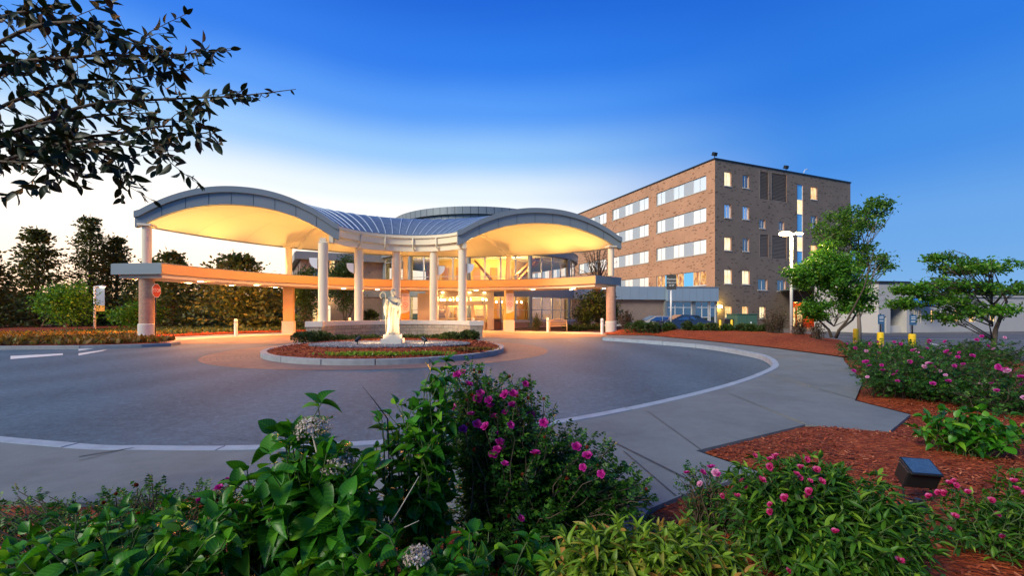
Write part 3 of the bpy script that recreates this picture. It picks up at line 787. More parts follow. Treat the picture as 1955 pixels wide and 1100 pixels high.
# ring downlights, recessed, with an added row at the back edge
def spot(name, loc, tgt, w, col, ang=100, blend=.6, rad=.06):
    l = bpy.data.lights.new(name, 'SPOT'); l.energy = w; l.color = col; l.spot_size = R(ang); l.spot_blend = blend; l.shadow_soft_size = rad
    o = bpy.data.objects.new(name, l); COL.objects.link(o); o.location = loc; o.rotation_euler = (Vector(tgt)-Vector(loc)).to_track_quat('-Z', 'Y').to_euler(); return o
def point(name, loc, w, col, rad=.15):
    l = bpy.data.lights.new(name, 'POINT'); l.energy = w; l.color = col; l.shadow_soft_size = rad
    o = bpy.data.objects.new(name, l); COL.objects.link(o); o.location = loc; return o
ORANGE = (1.0, .36, .075); AMBER = (1.0, .50, .11); WARM = (1.0, .70, .38)
dl_px = (383, 490, 656, 720, 909, 1018, 1095)
for p in dl_px:
    a = ang_for_px(p, RC, 14.1, 20, 165); c = on(RC, 14.1, a)
    MB().lathe((c.x, c.y, 0), [(.13, 3.215), (.15, 3.22), (.15, 3.238)], 16).build('downlight', M['lamp'], can)
    q = on(RC, 11.6, a); spot('downlight_beam', (c.x, c.y, 3.19), (q.x, q.y, 0), 2600, ORANGE, 160, .9, .1)
for a in (152, 143, 134, 124, 40, 30):  # added fixtures and beams, there to throw orange light on the trees
    c = on(RC, 15.8, a); MB().lathe((c.x, c.y, 0), [(.11, 3.215), (.13, 3.22), (.13, 3.238)], 16).build('downlight', M['lamp'], can)
    q = on(RC, 23, a); spot('downlight_beam', (c.x, c.y, 3.19), (q.x, q.y, 1.5), 3600 if a > 90 else 900, ORANGE, 150, .9, .1)
# uplights on top of the ring for the vault, and fixtures on the front columns
for a, w in ((149, 520), (139, 600), (125, 330), (108, 200), (90, 200), (72, 200), (54, 330), (43, 640), (33, 680)):
    c = on(RC, 15.3, a); MB().box((c.x, c.y, 4.06), (.30, .22, .14), R(a-90)+TH).build('uplight', M['bronze'], can, bevel=.01)
    tt = on(RC, 11.5, a)
    spot('uplight_beam', (c.x, c.y, 4.2), (tt.x, tt.y, 7.6), w, AMBER, 140, .9, .12)
M['sconce'] = plain('white_sconce', (.75, .76, .76), .5, 0, .03)
for i, sgn in ((0, -1), (1, -1), (3, 1), (4, 1)):
    c = on(WC, WR, IAx[i]); d = Vector((ct, st, 0))*sgn; n2 = Vector((-st, ct, 0))*.13
    q = c+d*.30; zt, zb = 4.62, 4.05; mb = MB(); prof = [(0, zb-.06)]+[(.42*math.sin(R(k*15)), zt-.10-.50*math.cos(R(k*15))) for k in range(1, 7)]+[(.42, zt), (0, zt)]
    k = len(prof)
    A = [q+d*x-n2+Vector((0, 0, z)) for x, z in prof]; B = [q+d*x+n2+Vector((0, 0, z)) for x, z in prof]
    mb.quad(*A); mb.quad(*reversed(B))
    for j in range(k): mb.quad(A[j], B[j], B[(j+1) % k], A[(j+1) % k])
    mb.build('wall_floodlight', M['sconce'], can)
    tt = c+d*3+Vector((-st, ct, 0))*5
    spot('flood_beam', tuple(q+d*.2+Vector((0, 0, zt+.06))), (tt.x, tt.y, 8.2), 420, AMBER, 150, .9, .12)
    # faces the ring beam
# spots with no fitting of their own, thrown on the ring beam behind
for a, w in ((150, 700), (128, 620), (100, 520), (76, 520), (50, 560), (32, 560)):
    s_ = on(RC, 9.4, a, 5.4); t_ = on(RC, 14, a, 2.2)
    spot('canopy_wash', tuple(s_), tuple(t_), w, ORANGE, 110, .9, .15)

# ------------------------------------------------------------------ curved seat wall in front of the island
wall = thing('curved_stone_wall', 'low curved stone block wall with pale cap carrying the front columns', 'wall', tuple(on(WC, WR, 90)))
def arcsolid(c, r0, r1, z0, z1, a0, a1, n):
    mb = MB()
    for i in range(n):
        a, b = a0+(a1-a0)*i/n, a0+(a1-a0)*(i+1)/n
        mb.hexa([on(c, r0, a, z0), on(c, r1, a, z0), on(c, r1, b, z0), on(c, r0, b, z0)], [on(c, r0, a, z1), on(c, r1, a, z1), on(c, r1, b, z1), on(c, r0, b, z1)])
    mb.f = [f for k, f in enumerate(mb.f) if not ((k % 6 == 4 and k//6 < n-1) or (k % 6 == 2 and k//6 > 0))]
    return mb
arcsolid(WC, WR-.30, WR+.30, -.05, .70, 9, 171, 40).build('block_course', M['block'], wall, auto=30)
arcsolid(WC, WR-.36, WR+.36, .703, .96, 8.5, 171.5, 40).build('wall_cap', M['cap'], wall, auto=30)
for a in (5, 175):
    c = on(WC, WR, a); MB().box((c.x, c.y, .34), (.78, .78, .72), TH).build('end_pier', M['block'], wall, bevel=.015)
    MB().box((c.x, c.y, .84), (.88, .88, .30), TH).build('pier_cap', M['cap'], wall, bevel=.015)

# ------------------------------------------------------------------ wall helper
class Face:
    """a vertical wall plane from A to B (seen with A on the left)"""
    def __init__(s, A, B):
        s.A = Vector(A[:2]); s.d = (Vector(B[:2])-s.A); s.L = s.d.length; s.d.normalize(); s.n = Vector((s.d.y, -s.d.x))
    def s_at(s, px):
        k = (px-CX)/F; den = s.d.x-k*s.d.y; return (k*s.A.y-s.A.x)/den
    def Y(s, sv): return s.A.y+s.d.y*sv
    def z_at(s, px, py): return H+(HY-py)/F*s.Y(s.s_at(px))
    def p(s, sv, z, d=0): q = s.A+s.d*sv+s.n*d; return Vector((q.x, q.y, z))
    def box(s, mb, s0, s1, z0, z1, d0, d1):
        lo = [s.p(s0, z0, d1), s.p(s1, z0, d1), s.p(s1, z0, d0), s.p(s0, z0, d0)]; hi = [s.p(s0, z1, d1), s.p(s1, z1, d1), s.p(s1, z1, d0), s.p(s0, z1, d0)]
        return mb.hexa(lo, hi)
    def wall(s, mb, s0, s1, z0, z1, opens, rev=.18):
        ss_ = sorted(set([s0, s1]+[o[0] for o in opens]+[o[1] for o in opens])); zs = sorted(set([z0, z1]+[o[2] for o in opens]+[o[3] for o in opens]))
        ss_ = [x for x in ss_ if s0 <= x <= s1]; zs = [x for x in zs if z0 <= x <= z1]
        for a, b in zip(ss_[:-1], ss_[1:]):
            for c, d in zip(zs[:-1], zs[1:]):
                m = ((a+b)/2, (c+d)/2)
                if any(o[0] < m[0] < o[1] and o[2] < m[1] < o[3] for o in opens): continue
                mb.quad(s.p(a, c), s.p(b, c), s.p(b, d), s.p(a, d))
        for a, b, c, d in opens:
            mb.quad(s.p(a, c), s.p(a, c, -rev), s.p(b, c, -rev), s.p(b, c)); mb.quad(s.p(a, d, -rev), s.p(a, d), s.p(b, d), s.p(b, d, -rev))
            mb.quad(s.p(a, c, -rev), s.p(a, c), s.p(a, d), s.p(a, d, -rev)); mb.quad(s.p(b, c), s.p(b, c, -rev), s.p(b, d, -rev), s.p(b, d))
    def window(s, parent, s0, s1, z0, z1, pane, frame=None, d=-.12, cols=1, rows=1, w=.05, rowfr=None, name='window'):
        mb = MB(); frame = frame or M['whitemetal']
        s.box(mb, s0, s0+w, z0, z1, d-.06, d); s.box(mb, s1-w, s1, z0, z1, d-.06, d)
        s.box(mb, s0+w, s1-w, z0, z0+w, d-.06, d); s.box(mb, s0+w, s1-w, z1-w, z1, d-.06, d)
        for i in range(1, cols):
            x = s0+(s1-s0)*i/cols; s.box(mb, x-w*.4, x+w*.4, z0+w, z1-w, d-.06, d-.003)
        for z in (rowfr or [z0+(z1-z0)*i/rows for i in range(1, rows)]): s.box(mb, s0+w, s1-w, z-w*.4, z+w*.4, d-.058, d-.006)
        fr = mb.build(name, frame, parent)
        pb = MB(); pb.quad(s.p(s0+.01, z0+.01, d-.04), s.p(s1-.01, z0+.01, d-.04), s.p(s1-.01, z1-.01, d-.04), s.p(s0+.01, z1-.01, d-.04))
        pb.build('pane', pane, fr); return fr
    def sill(s, mb, s0, s1, z): s.box(mb, s0-.06, s1+.06, z-.09, z, -.1, .06)

# ------------------------------------------------------------------ five storey brick block
ap = thing('brick_office_block', 'five storey brown brick block with long white window bands, right of the canopy', 'building', (22.4, 48, 0))
K = Vector((22.4, 48.0)); dl = Vector((-.377, .926)); dr = Vector((.927, .376)); ZT = 18.45; ZB = -.6
LL = 52.0; RL = 23.6
FL = Face(K+dl*LL, K); FR = Face(K, K+dr*RL)
def lf(px): return FL.s_at(px)
rows = [(17.07, 15.46), (13.45, 11.85), (9.86, 8.25), (6.28, 4.62)]
spec = []   # (s0,s1,kind) on the left face, first three bays measured
def bay(sr, sl):     # sr right end, sl left end
    w = sr-sl; return [(sr-.17*w*1.45, sr, 'win'), (sr-.42*w, sr-.17*w*1.45, 'panel'), (sr-.64*w, sr-.42*w, 'win'), (sr-.81*w, sr-.64*w, 'panel'), (sl, sr-.81*w, 'win')]
bays = []
e = LL-1.23
for k in range(5):
    bays.append((e-k*9.75, e-k*9.75-8.22))
opens = [(sl, sr, zb, zt) for sr, sl in bays for zt, zb in rows]
mb = MB(); FL.wall(mb, 0, LL, ZB, ZT, opens); 
rw = []      # right-face openings: (px0,px1,pytop,pybot,pane)
wl = [(1383, 1396, 328, 355, 'litpale'), (1418, 1430, 334, 359, 'glassdark'), (1383, 1396, 390, 416, 'blind'), (1418, 1430, 394, 419, 'blind'), (1383, 1396, 453, 478, 'litpale'), (1418, 1430, 455, 480, 'glassdark'),
      (1383, 1397, 515, 542, 'litpale'), (1417, 1431, 517, 543, 'litpale'), (1384, 1397, 585, 607, 'lit'), (1417, 1428, 585, 607, 'lit'), (1548, 1560, 357, 381, 'lit'), (1548, 1560, 412, 436, 'glassdark'), (1548, 1560, 468, 492, 'lit'),
      (1450, 1461, 419, 436, 'glassdark'), (1487, 1497, 423, 440, 'glassdark'), (1447, 1465, 533, 554, 'glassdark'), (1484, 1500, 535, 556, 'glassdark'), (1450, 1461, 586, 608, 'litpale')]
ro = []
for a, b, t_, b_, pn in wl: ro.append((FR.s_at(a), FR.s_at(b), FR.z_at((a+b)/2, b_), FR.z_at((a+b)/2, t_), pn))
lou = [(1451, 1467, 328, 381), (1473, 1502, 332, 384), (1451, 1467, 448, 491), (1474, 1502, 451, 495)]
lo_ = [(FR.s_at(a), FR.s_at(b), FR.z_at((a+b)/2, b_), FR.z_at((a+b)/2, t_)) for a, b, t_, b_ in lou]
st0, st1 = FR.s_at(1522), FR.s_at(1533); stz0, stz1 = FR.z_at(1527, 552), FR.z_at(1527, 352)
ent = (FR.s_at(1512), FR.s_at(1600), ZB, 2.75)
FR.wall(mb, 0, RL, ZB, ZT, [o[:4] for o in ro]+lo_+[(st0, st1, stz0, stz1), ent])
wl_o = mb.build('brick_walls', M['brickR'], ap)
# the end wall takes the shaded copy, its shade put into the brick colour
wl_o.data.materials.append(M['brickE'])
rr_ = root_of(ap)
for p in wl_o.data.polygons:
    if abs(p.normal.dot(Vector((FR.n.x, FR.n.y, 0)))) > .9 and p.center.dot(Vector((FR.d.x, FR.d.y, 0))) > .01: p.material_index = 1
mb = MB(); A = K+dl*LL; B = K+dr*RL; Cc = A+dr*RL
mb.prism([tuple(A), tuple(K+dl*.02+dr*.02), tuple(B), tuple(Cc)], ZT-.35, ZT-.02); mb.build('flat_roof', M['panel'], ap)
mb = MB(); FL.box(mb, 0, LL+.08, ZT, ZT+.16, -.3, .08); FR.box(mb, .0, RL+.08, ZT, ZT+.16, -.3, .078); mb.build('parapet_cap', M['bronze'], ap)
mb = MB(); mb.quad((A.x, A.y, ZB), (Cc.x, Cc.y, ZB), (Cc.x, Cc.y, ZT), (A.x, A.y, ZT)); mb.quad((B.x, B.y, ZB), (B.x, B.y, ZT), (Cc.x, Cc.y, ZT), (Cc.x, Cc.y, ZB)); mb.build('rear_walls', M['brickE'], ap)
sb = MB()
for bi, (sr, sl) in enumerate(bays):
    for ri, (zt, zb) in enumerate(rows):
        if ri == 3 and bi > 2: pass
        sb = MB(); FL.sill(sb, sl, sr, zb); sb.build('window_sill', M['cap'], ap)
        for (a, b, kd) in bay(sr, sl):
            if kd == 'win':
                pn = M['blind'] if ri < 3 else (M['litred'] if bi == 0 else M['blind'])
                if ri == 1 and (bi+int(a)) % 3 == 0: pn = M['blind']
                w = b-a; FL.window(ap, a, b, zb, zt, pn, M['whitemetal'], -.10, max(1, int(round(w/1.0))), 1, .06)
            else:
                pb = MB(); FL.box(pb, a, b, zb+.02, zt-.02, -.16, -.08); pb.build('infill_panel', M['sky_blue'] if ri == 3 and bi == 0 else M['blindgrey'], ap)
for (a, b, z0, z1, pn) in ro:
    FR.window(ap, a, b, z0, z1, M[pn], M['whitemetal'], -.12, 2, 1, .05)
    sb = MB(); FR.sill(sb, a, b, z0); sb.build('window_sill', M['cap'], ap)
for (a, b, z0, z1) in lo_:
    mb = MB(); n = int((z1-z0)/.16)
    for i in range(n):
        z = z0+(z1-z0)*(i+.5)/n; mb.quad(FR.p(a, z-.06, -.02), FR.p(b, z-.06, -.02), FR.p(b, z+.06, -.13), FR.p(a, z+.06, -.13))
    FR.box(mb, a-.05, a, z0-.05, z1+.05, -.1, .02); FR.box(mb, b, b+.05, z0-.05, z1+.05, -.1, .02)
    mb.build('louvre', M['louver'], ap)
    mb = MB(); mb.quad(FR.p(a, z0, -.17), FR.p(b, z0, -.17), FR.p(b, z1, -.17), FR.p(a, z1, -.17)); mb.build('louvre_back', M['louver'], ap)
cuts = [352, 381, 409, 452, 480, 518, 535, 552]; kinds = ['sky_blue', 'litpale', 'sky_blue', 'litpale', 'sky_blue', 'litpale', 'sky_blue']
for a, b, kd in zip(cuts[:-1], cuts[1:], kinds):
    z1, z0 = FR.z_at(1527, a), FR.z_at(1527, b); FR.window(ap, st0, st1, z0, z1, M[kd], M['whitemetal'], -.06, 1, 1, .04, name='stair_window')
# glowing ground floor entrance at the right
mb = MB(); e0, e1 = ent[0], ent[1]; dp = -2.6
mb.quad(FR.p(e0, ZB, 0), FR.p(e0, ZB, dp), FR.p(e0, 2.75, dp), FR.p(e0, 2.75, 0)); mb.quad(FR.p(e1, ZB, dp), FR.p(e1, ZB, 0), FR.p(e1, 2.75, 0), FR.p(e1, 2.75, dp))
mb.quad(FR.p(e0, ZB, dp), FR.p(e1, ZB, dp), FR.p(e1, 2.75, dp), FR.p(e0, 2.75, dp)); mb.quad(FR.p(e0, 2.74, dp), FR.p(e1, 2.74, dp), FR.p(e1, 2.74, 0), FR.p(e0, 2.74, 0))
mb.build('porch_recess', M['porchlit'], ap)
fc = Face(FR.p(e0, 0, dp+.15), FR.p(e1, 0, dp+.15))
for i in range(4): fc.window(ap, .4+i*1.35, 1.5+i*1.35, -.35, 2.2, M['lit'], M['bronze'], 0, 1, 2, .06, name='porch_door' if i == 1 else 'porch_window')
mb = MB(); FR.box(mb, e0-.3, e1+.2, 2.78, 2.98, 0, .9); mb.build('porch_canopy', M['bronze'], ap)
for q in (.25, .75):
    c = FR.p(e0+(e1-e0)*q, 2.45, -1.1); point('porch_lamp', tuple(c), 170, (1, .38, .10), .15)
# wall pack light at the corner
wp = FR.p(.62, FR.z_at(1375, 586), .15)
MB().box(wp, (.35, .22, .25), math.atan2(dr.y, dr.x)).build('wall_lamp', M['lampw'], ap)
point('wall_lamp_glow', tuple(wp+Vector((-.05, -.4, -.05))), 130, (1, .72, .12), .08)
# roof floodlights and mast
for px in (1370, 1503):
    s_ = FR.s_at(px) if px > 1371 else .12
    c = FR.p(s_, ZT+.16, -.15); mb = MB(); mb.tube([c, c+Vector((0, 0, .3))], .04, 6); mb.box(c+Vector((0, 0, .48)), (.5, .35, .38), .5, Matrix.Rotation(.35, 3, 'X')); mb.build('roof_floodlight', M['bronze'], ap)
c = FR.p(FR.s_at(1538), ZT+.16, -.2)
MB().tube([c, c+Vector((0, 0, .35)), c+Vector((.15, 0, .62)), c+Vector((.45, .1, .72)), c+Vector((.6, .1, .62))], .035, 6).build('roof_camera_arm', M['whitemetal'], ap, smooth=True)

# ------------------------------------------------------------------ low link wing in front of the block
wing = thing('link_wing', 'single storey wing with grey blue metal fascia and glazed corner, below the brick block', 'building', (14, 46, 0))
W1 = Face((6.2, 44.95), (22.2, 47.35)); s_step = W1.s_at(1268); s_r = W1.s_at(1364)
mb = MB(); W1.box(mb, 0, s_step, 2.87, 4.25, -.6, .38); W1.box(mb, s_step, s_r, 2.72, 4.16, -.6, .75)
o = mb.build('metal_fascia', M['bluepanel'], wing)
jb = MB()
for i in range(30):
    s_ = s_step+.15+i*.78
    if s_ < s_r-.1: W1.box(jb, s_-.012, s_+.012, 2.73, 4.15, .75, .755)
for i in range(12): W1.box(jb, .5+i*.95, .52+i*.95, 2.88, 4.24, .38, .385)
W1.box(jb, s_step-.05, s_r+.0, 4.165, 4.26, -.6, .80); absorb(o, jb, M['panel'])
mb = MB(); W1.wall(mb, 0, s_step, ZB, 2.87, []); mb.quad(W1.p(0, ZB), W1.p(0, 2.9), W1.p(0, 2.9, -3), W1.p(0, ZB, -3)); mb.build('brick_wall', M['brickW'], wing)
mb = MB(); W1.box(mb, 0, s_step, ZB, .25, 0, .08); mb.build('stone_plinth', M['cap'], wing)
mb = MB(); mb.quad(W1.p(0, 4.2, -.5), W1.p(s_r, 4.2, -.5), W1.p(s_r, 4.2, -5), W1.p(0, 4.2, -5)); mb.build('roof_deck', M['panel'], wing)
segs = [(1270, 1318, 3, 'glassdark'), (1324, 1350, 2, 'glassdark'), (1352, 1363, 1, 'glassdark')]
for a, b, n, pn in segs:
    W1.window(wing, W1.s_at(a), W1.s_at(b), -.45, 2.72, M[pn], M['whitemetal'], .3, n, 1, .09, [1.0+.0, 2.05] if n > 1 else [2.05], name='storefront_window' if n > 1 else 'glass_door')
for a, b in ((W1.s_at(1318), W1.s_at(1324)), (W1.s_at(1363), s_r+.05), (s_step-.1, W1.s_at(1270))): mb = MB(); W1.box(mb, a, b, -.45, 2.72, .0, .4); mb.build('mullion_post', M['panel'], wing)
q = W1.p(W1.s_at(1189), 4.25, -1.2); MB().lathe(q, [(.3, 0), (.3, .9), (.36, .92), (.36, 1.0)], 14).build('roof_vent', M['panel'], wing, auto=40)
# ------------------------------------------------------------------ glazed rotunda behind the canopy
RD = Vector((-3.75, 48.4)); RR = 10.7
rot = thing('glazed_rotunda', 'round two storey glass lobby with stone base and tiered metal roof behind the canopy', 'building', (RD.x, RD.y, 0))
def rp(r, deg, z=0): return Vector((RD.x+r*math.cos(R(deg)), RD.y+r*math.sin(R(deg)), z))
def rband(name, r0, r1, z0, z1, mat, a0=165, a1=375, n=84, parent=rot, bev=0):
    mb = MB()
    for i in range(n):
        a, b = a0+(a1-a0)*i/n, a0+(a1-a0)*(i+1)/n
        mb.hexa([rp(r0, a, z0), rp(r1, a, z0), rp(r1, b, z0), rp(r0, b, z0)], [rp(r0, a, z1), rp(r1, a, z1), rp(r1, b, z1), rp(r0, b, z1)])
    mb.f = [f for k, f in enumerate(mb.f) if k % 6 not in (2, 4)]
    return mb.build(name, mat, parent, auto=30)
rband('brick_base', RR-.15, RR+.12, -.1, .62, M['brickC']); rband('stone_sill', RR-.15, RR+.2, .62, .78, M['cap'])
rband('floor_band', RR-.12, RR+.1, 2.95, 4.2, M['panel']); rband('eaves_band', RR-.2, RR+.25, 6.75, 7.35, M['panel'])
rband('floor_slab', .3, RR-.2, 3.55, 3.8, M['plaster'], 0, 360, 60); rband('ceiling', .3, RR-.3, 6.78, 6.9, M['soffit'], 0, 360, 60)
rband('lower_roof', .3, RR+.3, 7.36, 7.5, M['panel'], 0, 360, 72)
rband('clerestory', 8.2, 8.45, 7.5, 10.1, M['panel'], 0, 360, 72)
for zz0, zz1, r in ((10.45, 11.12, 9.15), (9.78, 10.42, 8.85)):
    rf = rband('roof_fascia', r-.5, r, zz0, zz1, M['panel'], 0, 360, 96)
rband('roof_top', .3, 9.1, 10.9, 11.05, M['panel'], 0, 360, 72)
jb = MB()
for k in range(0, 40):
    a = 180+k*4.5
    for zz0, zz1, r in ((10.45, 11.12, 9.15), (9.78, 10.42, 8.85)):
        q = rp(r+.004, a, 0); d = Vector((-math.sin(R(a)), math.cos(R(a)), 0))*.02
        jb.quad(q-d+Vector((0, 0, zz0)), q+d+Vector((0, 0, zz0)), q+d+Vector((0, 0, zz1)), q-d+Vector((0, 0, zz1)))
absorb(rf, jb, M['bronze'])
step = 7.5
for fl, (z0, z1) in enumerate(((.78, 2.95), (4.2, 6.75))):
    for k in range(24):
        a0 = 180+k*step; a1 = a0+step
        fc = Face(rp(RR-.03, a0), rp(RR-.03, a1))
        if k % 4 == 0: 
            q = rp(RR+.05, a0); MB().lathe((q.x, q.y, 0), [(.20, z0-.78 if fl == 0 else z0), (.20, z1)], 14).build('round_post', M['panel'], rot, auto=40)
        fc.window(rot, .0, fc.L, z0, z1, M['glass'], M['frame'], 0, 1, 1, .07, [z0+.95] if fl == 0 else [z0+.45, z1-.5], name='glazing_bay')
# interior: core wall, stair, lamps
core = MB()
for i in range(36):
    a, b = 180+i*5, 185+i*5; core.quad(rp(5.6, a, 0), rp(5.6, b, 0), rp(5.6, b, 6.8), rp(5.6, a, 6.8))
core.build('interior_core', M['warmwall'], rot)
mb = MB()
for k in range(9):
    a = 205+k*17
    q = rp(5.75, a, 0); mb.box((q.x, q.y, 1.5), (1.0, .16, 2.4), R(a+90)); mb.box((q.x, q.y, 5.1), (.7, .14, 1.7), R(a+90))
mb.build('interior_panelling', M['brownwall'], rot)
mb = MB()
for (a0, z0, a1, z1, r) in ((298, 3.9, 318, 6.5, 8.2), (300, 4.9, 320, 7.3, 8.3), (286, 3.9, 272, 6.2, 8)):
    mb.hexa([rp(r, a0, z0), rp(r+.5, a0, z0), rp(r+.5, a1, z1), rp(r, a1, z1)], [rp(r, a0, z0+.28), rp(r+.5, a0, z0+.28), rp(r+.5, a1, z1+.28), rp(r, a1, z1+.28)])
mb.build('interior_stair', M['brownwall'], rot)
mb = MB()
for k in range(12):
    a = 266+k*3.1; q = rp(9.2, a, 2.46); mb.ball(q, .09, 8, 6)
mb.build('pendant_lamps', M['lampw'], rot)
for (a, r, z, w) in ((282, 8.2, 3.0, 60), (300, 8.4, 3.0, 60), (255, 8.2, 3.0, 50), (320, 8, 3, 30), (300, 8, 5.6, 120), (282, 8.2, 5.6, 110), (258, 8, 5.6, 50), (235, 8, 5.4, 25), (232, 8, 2.4, 20)):
    point('lobby_lamp', tuple(rp(r, a, z)), w*4.2, (1, .62, .20), .2)

# ------------------------------------------------------------------ entrance vestibule
VY = 36.5
ves = thing('entrance_vestibule', 'cream framed sliding door entrance glowing warm under the canopy', 'entrance', (-4.5, VY, 0))
VF = Face((-7.9, VY-.3), (-1.35, VY))
vp = lambda px: VF.s_at(px)
mb = MB()
VF.box(mb, vp(812), vp(824), 0, 3.0, -.5, .03); VF.box(mb, vp(931), vp(943), 0, 3.0, -.6, .03); VF.box(mb, vp(812), vp(943), 2.88, 3.24, -2.2, .05)
VF.box(mb, vp(824), vp(931), 2.20, 2.42, -.3, .01); mb.build('portal_frame', M['doorframe'], ves, bevel=.01)
mb = MB(); VF.box(mb, vp(797), vp(812), 0, 3.1, -.5, -.05); mb.build('side_pier', M['doorframe'], ves)
VF.window(ves, vp(824), vp(931), 2.42, 2.88, M['glass'], M['doorframe'], -.1, 5, 1, .06, name='transom_window')
for i, (a, b) in enumerate(((824, 853), (853, 880), (880, 902), (902, 925), (925, 931))):
    VF.window(ves, vp(a), vp(b), 0.02, 2.20, M['glass'], M['doorframe'], -.06 if i % 2 else -.14, 1, 1, .10 if i < 4 else .03, [1.0], name='sliding_door' if 0 < i < 4 else 'side_light')
mb = MB(); mb.quad(VF.p(vp(812), 0, -3.2), VF.p(vp(943), 0, -3.2), VF.p(vp(943), 3.2, -3.2), VF.p(vp(812), 3.2, -3.2)); mb.quad(VF.p(vp(943), 0, -3.2), VF.p(vp(943), 0, -.6), VF.p(vp(943), 3.2, -.6), VF.p(vp(943), 3.2, -3.2)); mb.build('back_wall', M['warmwall'], ves)
mb = MB()
for px, w, z0, z1 in ((836, .5, 0, 2.1), (862, .35, .3, 2.0), (893, .8, 1.0, 2.2), (908, .5, 0, 1.2), (918, .3, 0, 1.2), (868, 1.0, 2.45, 2.9)):
    VF.box(mb, vp(px)-w/2, vp(px)+w/2, z0, z1, -3.18, -3.0)
mb.build('lobby_panels', M['brownwall'], ves)
mb = MB(); 
for k in range(6): mb.hexa([VF.p(vp(842)+k*.35, 2.0-k*.32, -2.6), VF.p(vp(842)+k*.35+.35, 1.68-k*.32, -2.6), VF.p(vp(842)+k*.35+.35, 1.68-k*.32, -2.5), VF.p(vp(842)+k*.35, 2.0-k*.32, -2.5)], [VF.p(vp(842)+k*.35, 2.12-k*.32, -2.6), VF.p(vp(842)+k*.35+.35, 1.8-k*.32, -2.6), VF.p(vp(842)+k*.35+.35, 1.8-k*.32, -2.5), VF.p(vp(842)+k*.35, 2.12-k*.32, -2.5)])
mb.build('stair_stringer', M['brownwall'], ves)
mb = MB()
for px, z in ((838, 2.62), (856, 2.62), (870, 2.66), (896, 2.65), (921, 2.66), (928, 2.6)): mb.ball(VF.p(vp(px), z, -1.6), .10, 8, 6)
mb.build('lobby_light', M['lampw'], ves)
for px in (838, 870, 905): point('vestibule_lamp', tuple(VF.p(vp(px), 2.6, -1.4)), 420, (1, .60, .20), .15)
mb = MB()
for px in (846, 897, 925): 
    q = VF.p(vp(px), 2.86, .35); mb.lathe((q.x, q.y, 0), [(.12, 3.13), (.12, 3.16)], 12)
VF.box(mb, vp(812), vp(943), 3.15, 3.2, .05, .0) if False else None
mb.build('ceiling_lamps', M['lamp'], ves)
MB().ball(VF.p(vp(921), 2.33, .1), .055).build('door_sensor', M['bronze'], ves)

# ------------------------------------------------------------------ brick wing left of the rotunda
lw = thing('west_brick_wing', 'two storey mauve brick wing with grey eaves seen between the left columns', 'building', (-16, 41, 0))
Fb = Face((-19.3, 39.6), (-12.4, 42.6)); Fa = Face((-25.5, 50.5), (-19.3, 39.6))
b = lambda px: Fb.s_at(px)
wn = [(594, 608, 493, 527, 'glassdark'), (628, 640, 495, 527, 'lit'), (650, 672, 495, 529, 'glassdark'), (676, 692, 497, 530, 'lit'), (596, 612, 582, 616, 'lit'), (614, 632, 582, 616, 'litpale')]
mb = MB(); op = [(b(a), b(c), Fb.z_at((a+c)/2, e), max(Fb.z_at((a+c)/2, d), .0)) for a, c, d, e, p in wn]
op = [(max(.1, o[0]), min(Fb.L-.1, o[1]), max(.6, o[2]), o[3]) for o in op]
Fb.wall(mb, 0, Fb.L, -.1, 6.35, op); Fa.wall(mb, 0, Fa.L, -.1, 6.35, [(Fa.L-3.4, Fa.L-1.6, 4.3, 6.0)]); mb.build('brick_walls', M['brickW'], lw)
for o, w in zip(op, wn): Fb.window(lw, *o, M[w[4]], M['frame'], -.1, 2, 1, .06, [o[2]+(o[3]-o[2])*.72])
Fa.window(lw, Fa.L-3.4, Fa.L-1.6, 4.3, 6.0, M['glassdark'], M['frame'], -.1, 2, 1, .06)
mb = MB(); Fb.box(mb, -.35, Fb.L+.3, 6.35, 7.05, -.6, .45); Fa.box(mb, 0, Fa.L-.36, 6.352, 7.048, -.5, .45); mb.build('metal_eaves', M['panel'], lw)
mb = MB(); Fb.box(mb, 0, Fb.L-.2, 3.0, 3.9, -.05, .06); mb.build('floor_band', M['panel'], lw)
mb = MB(); mb.prism([tuple(Fa.A), tuple(Fb.A), tuple(Fb.A+Fb.d*Fb.L), (-12, 52)], 6.9, 7.0); mb.build('flat_roof', M['panel'], lw)
q = Fb.p(Fb.L+.05, 0, .1); MB().lathe((q.x, q.y, 0), [(.33, 0), (.33, 6.9)], 20).build('corner_post', M['panel'], lw, auto=40)
point('wing_lamp', tuple(Fb.p(b(622), 2.7, .6)), 70, (1, .62, .24), .12)

# ------------------------------------------------------------------ low service building on the right
sv = thing('service_building', 'low grey stucco building with loading bay and blue door at far right', 'building', (34, 42, 0))
ZL = -.62
S1 = Face((31.0, 44.6), (33.9, 40.2)); S2 = Face((33.9, 40.2), (62, 45.4))
dpx = [(S2.s_at(1683), S2.s_at(1692), ZL, 1.15), (S2.s_at(1700), S2.s_at(1731), ZL, 2.1)]
mb = MB(); S1.wall(mb, 0, S1.L, ZL, 4.25, [])
sE = S2.s_at(1737)
S2.wall(mb, 0, sE, ZL, 4.25, dpx, 1.6); mb.build('stucco_wall', M['stucco'], sv)
mb = MB(); mb.quad(S2.p(dpx[0][0], ZL, -.15), S2.p(dpx[0][1], ZL, -.15), S2.p(dpx[0][1], 1.15, -.15), S2.p(dpx[0][0], 1.15, -.15)); mb.build('service_door', M['bluedoor'], sv)
a0, a1 = dpx[1][0], dpx[1][1]
mb = MB(); S2.box(mb, a0, a1, ZL, .25, -1.6, -.4); mb.build('loading_dock', M['cap'], sv)
mb = MB(); n = 16
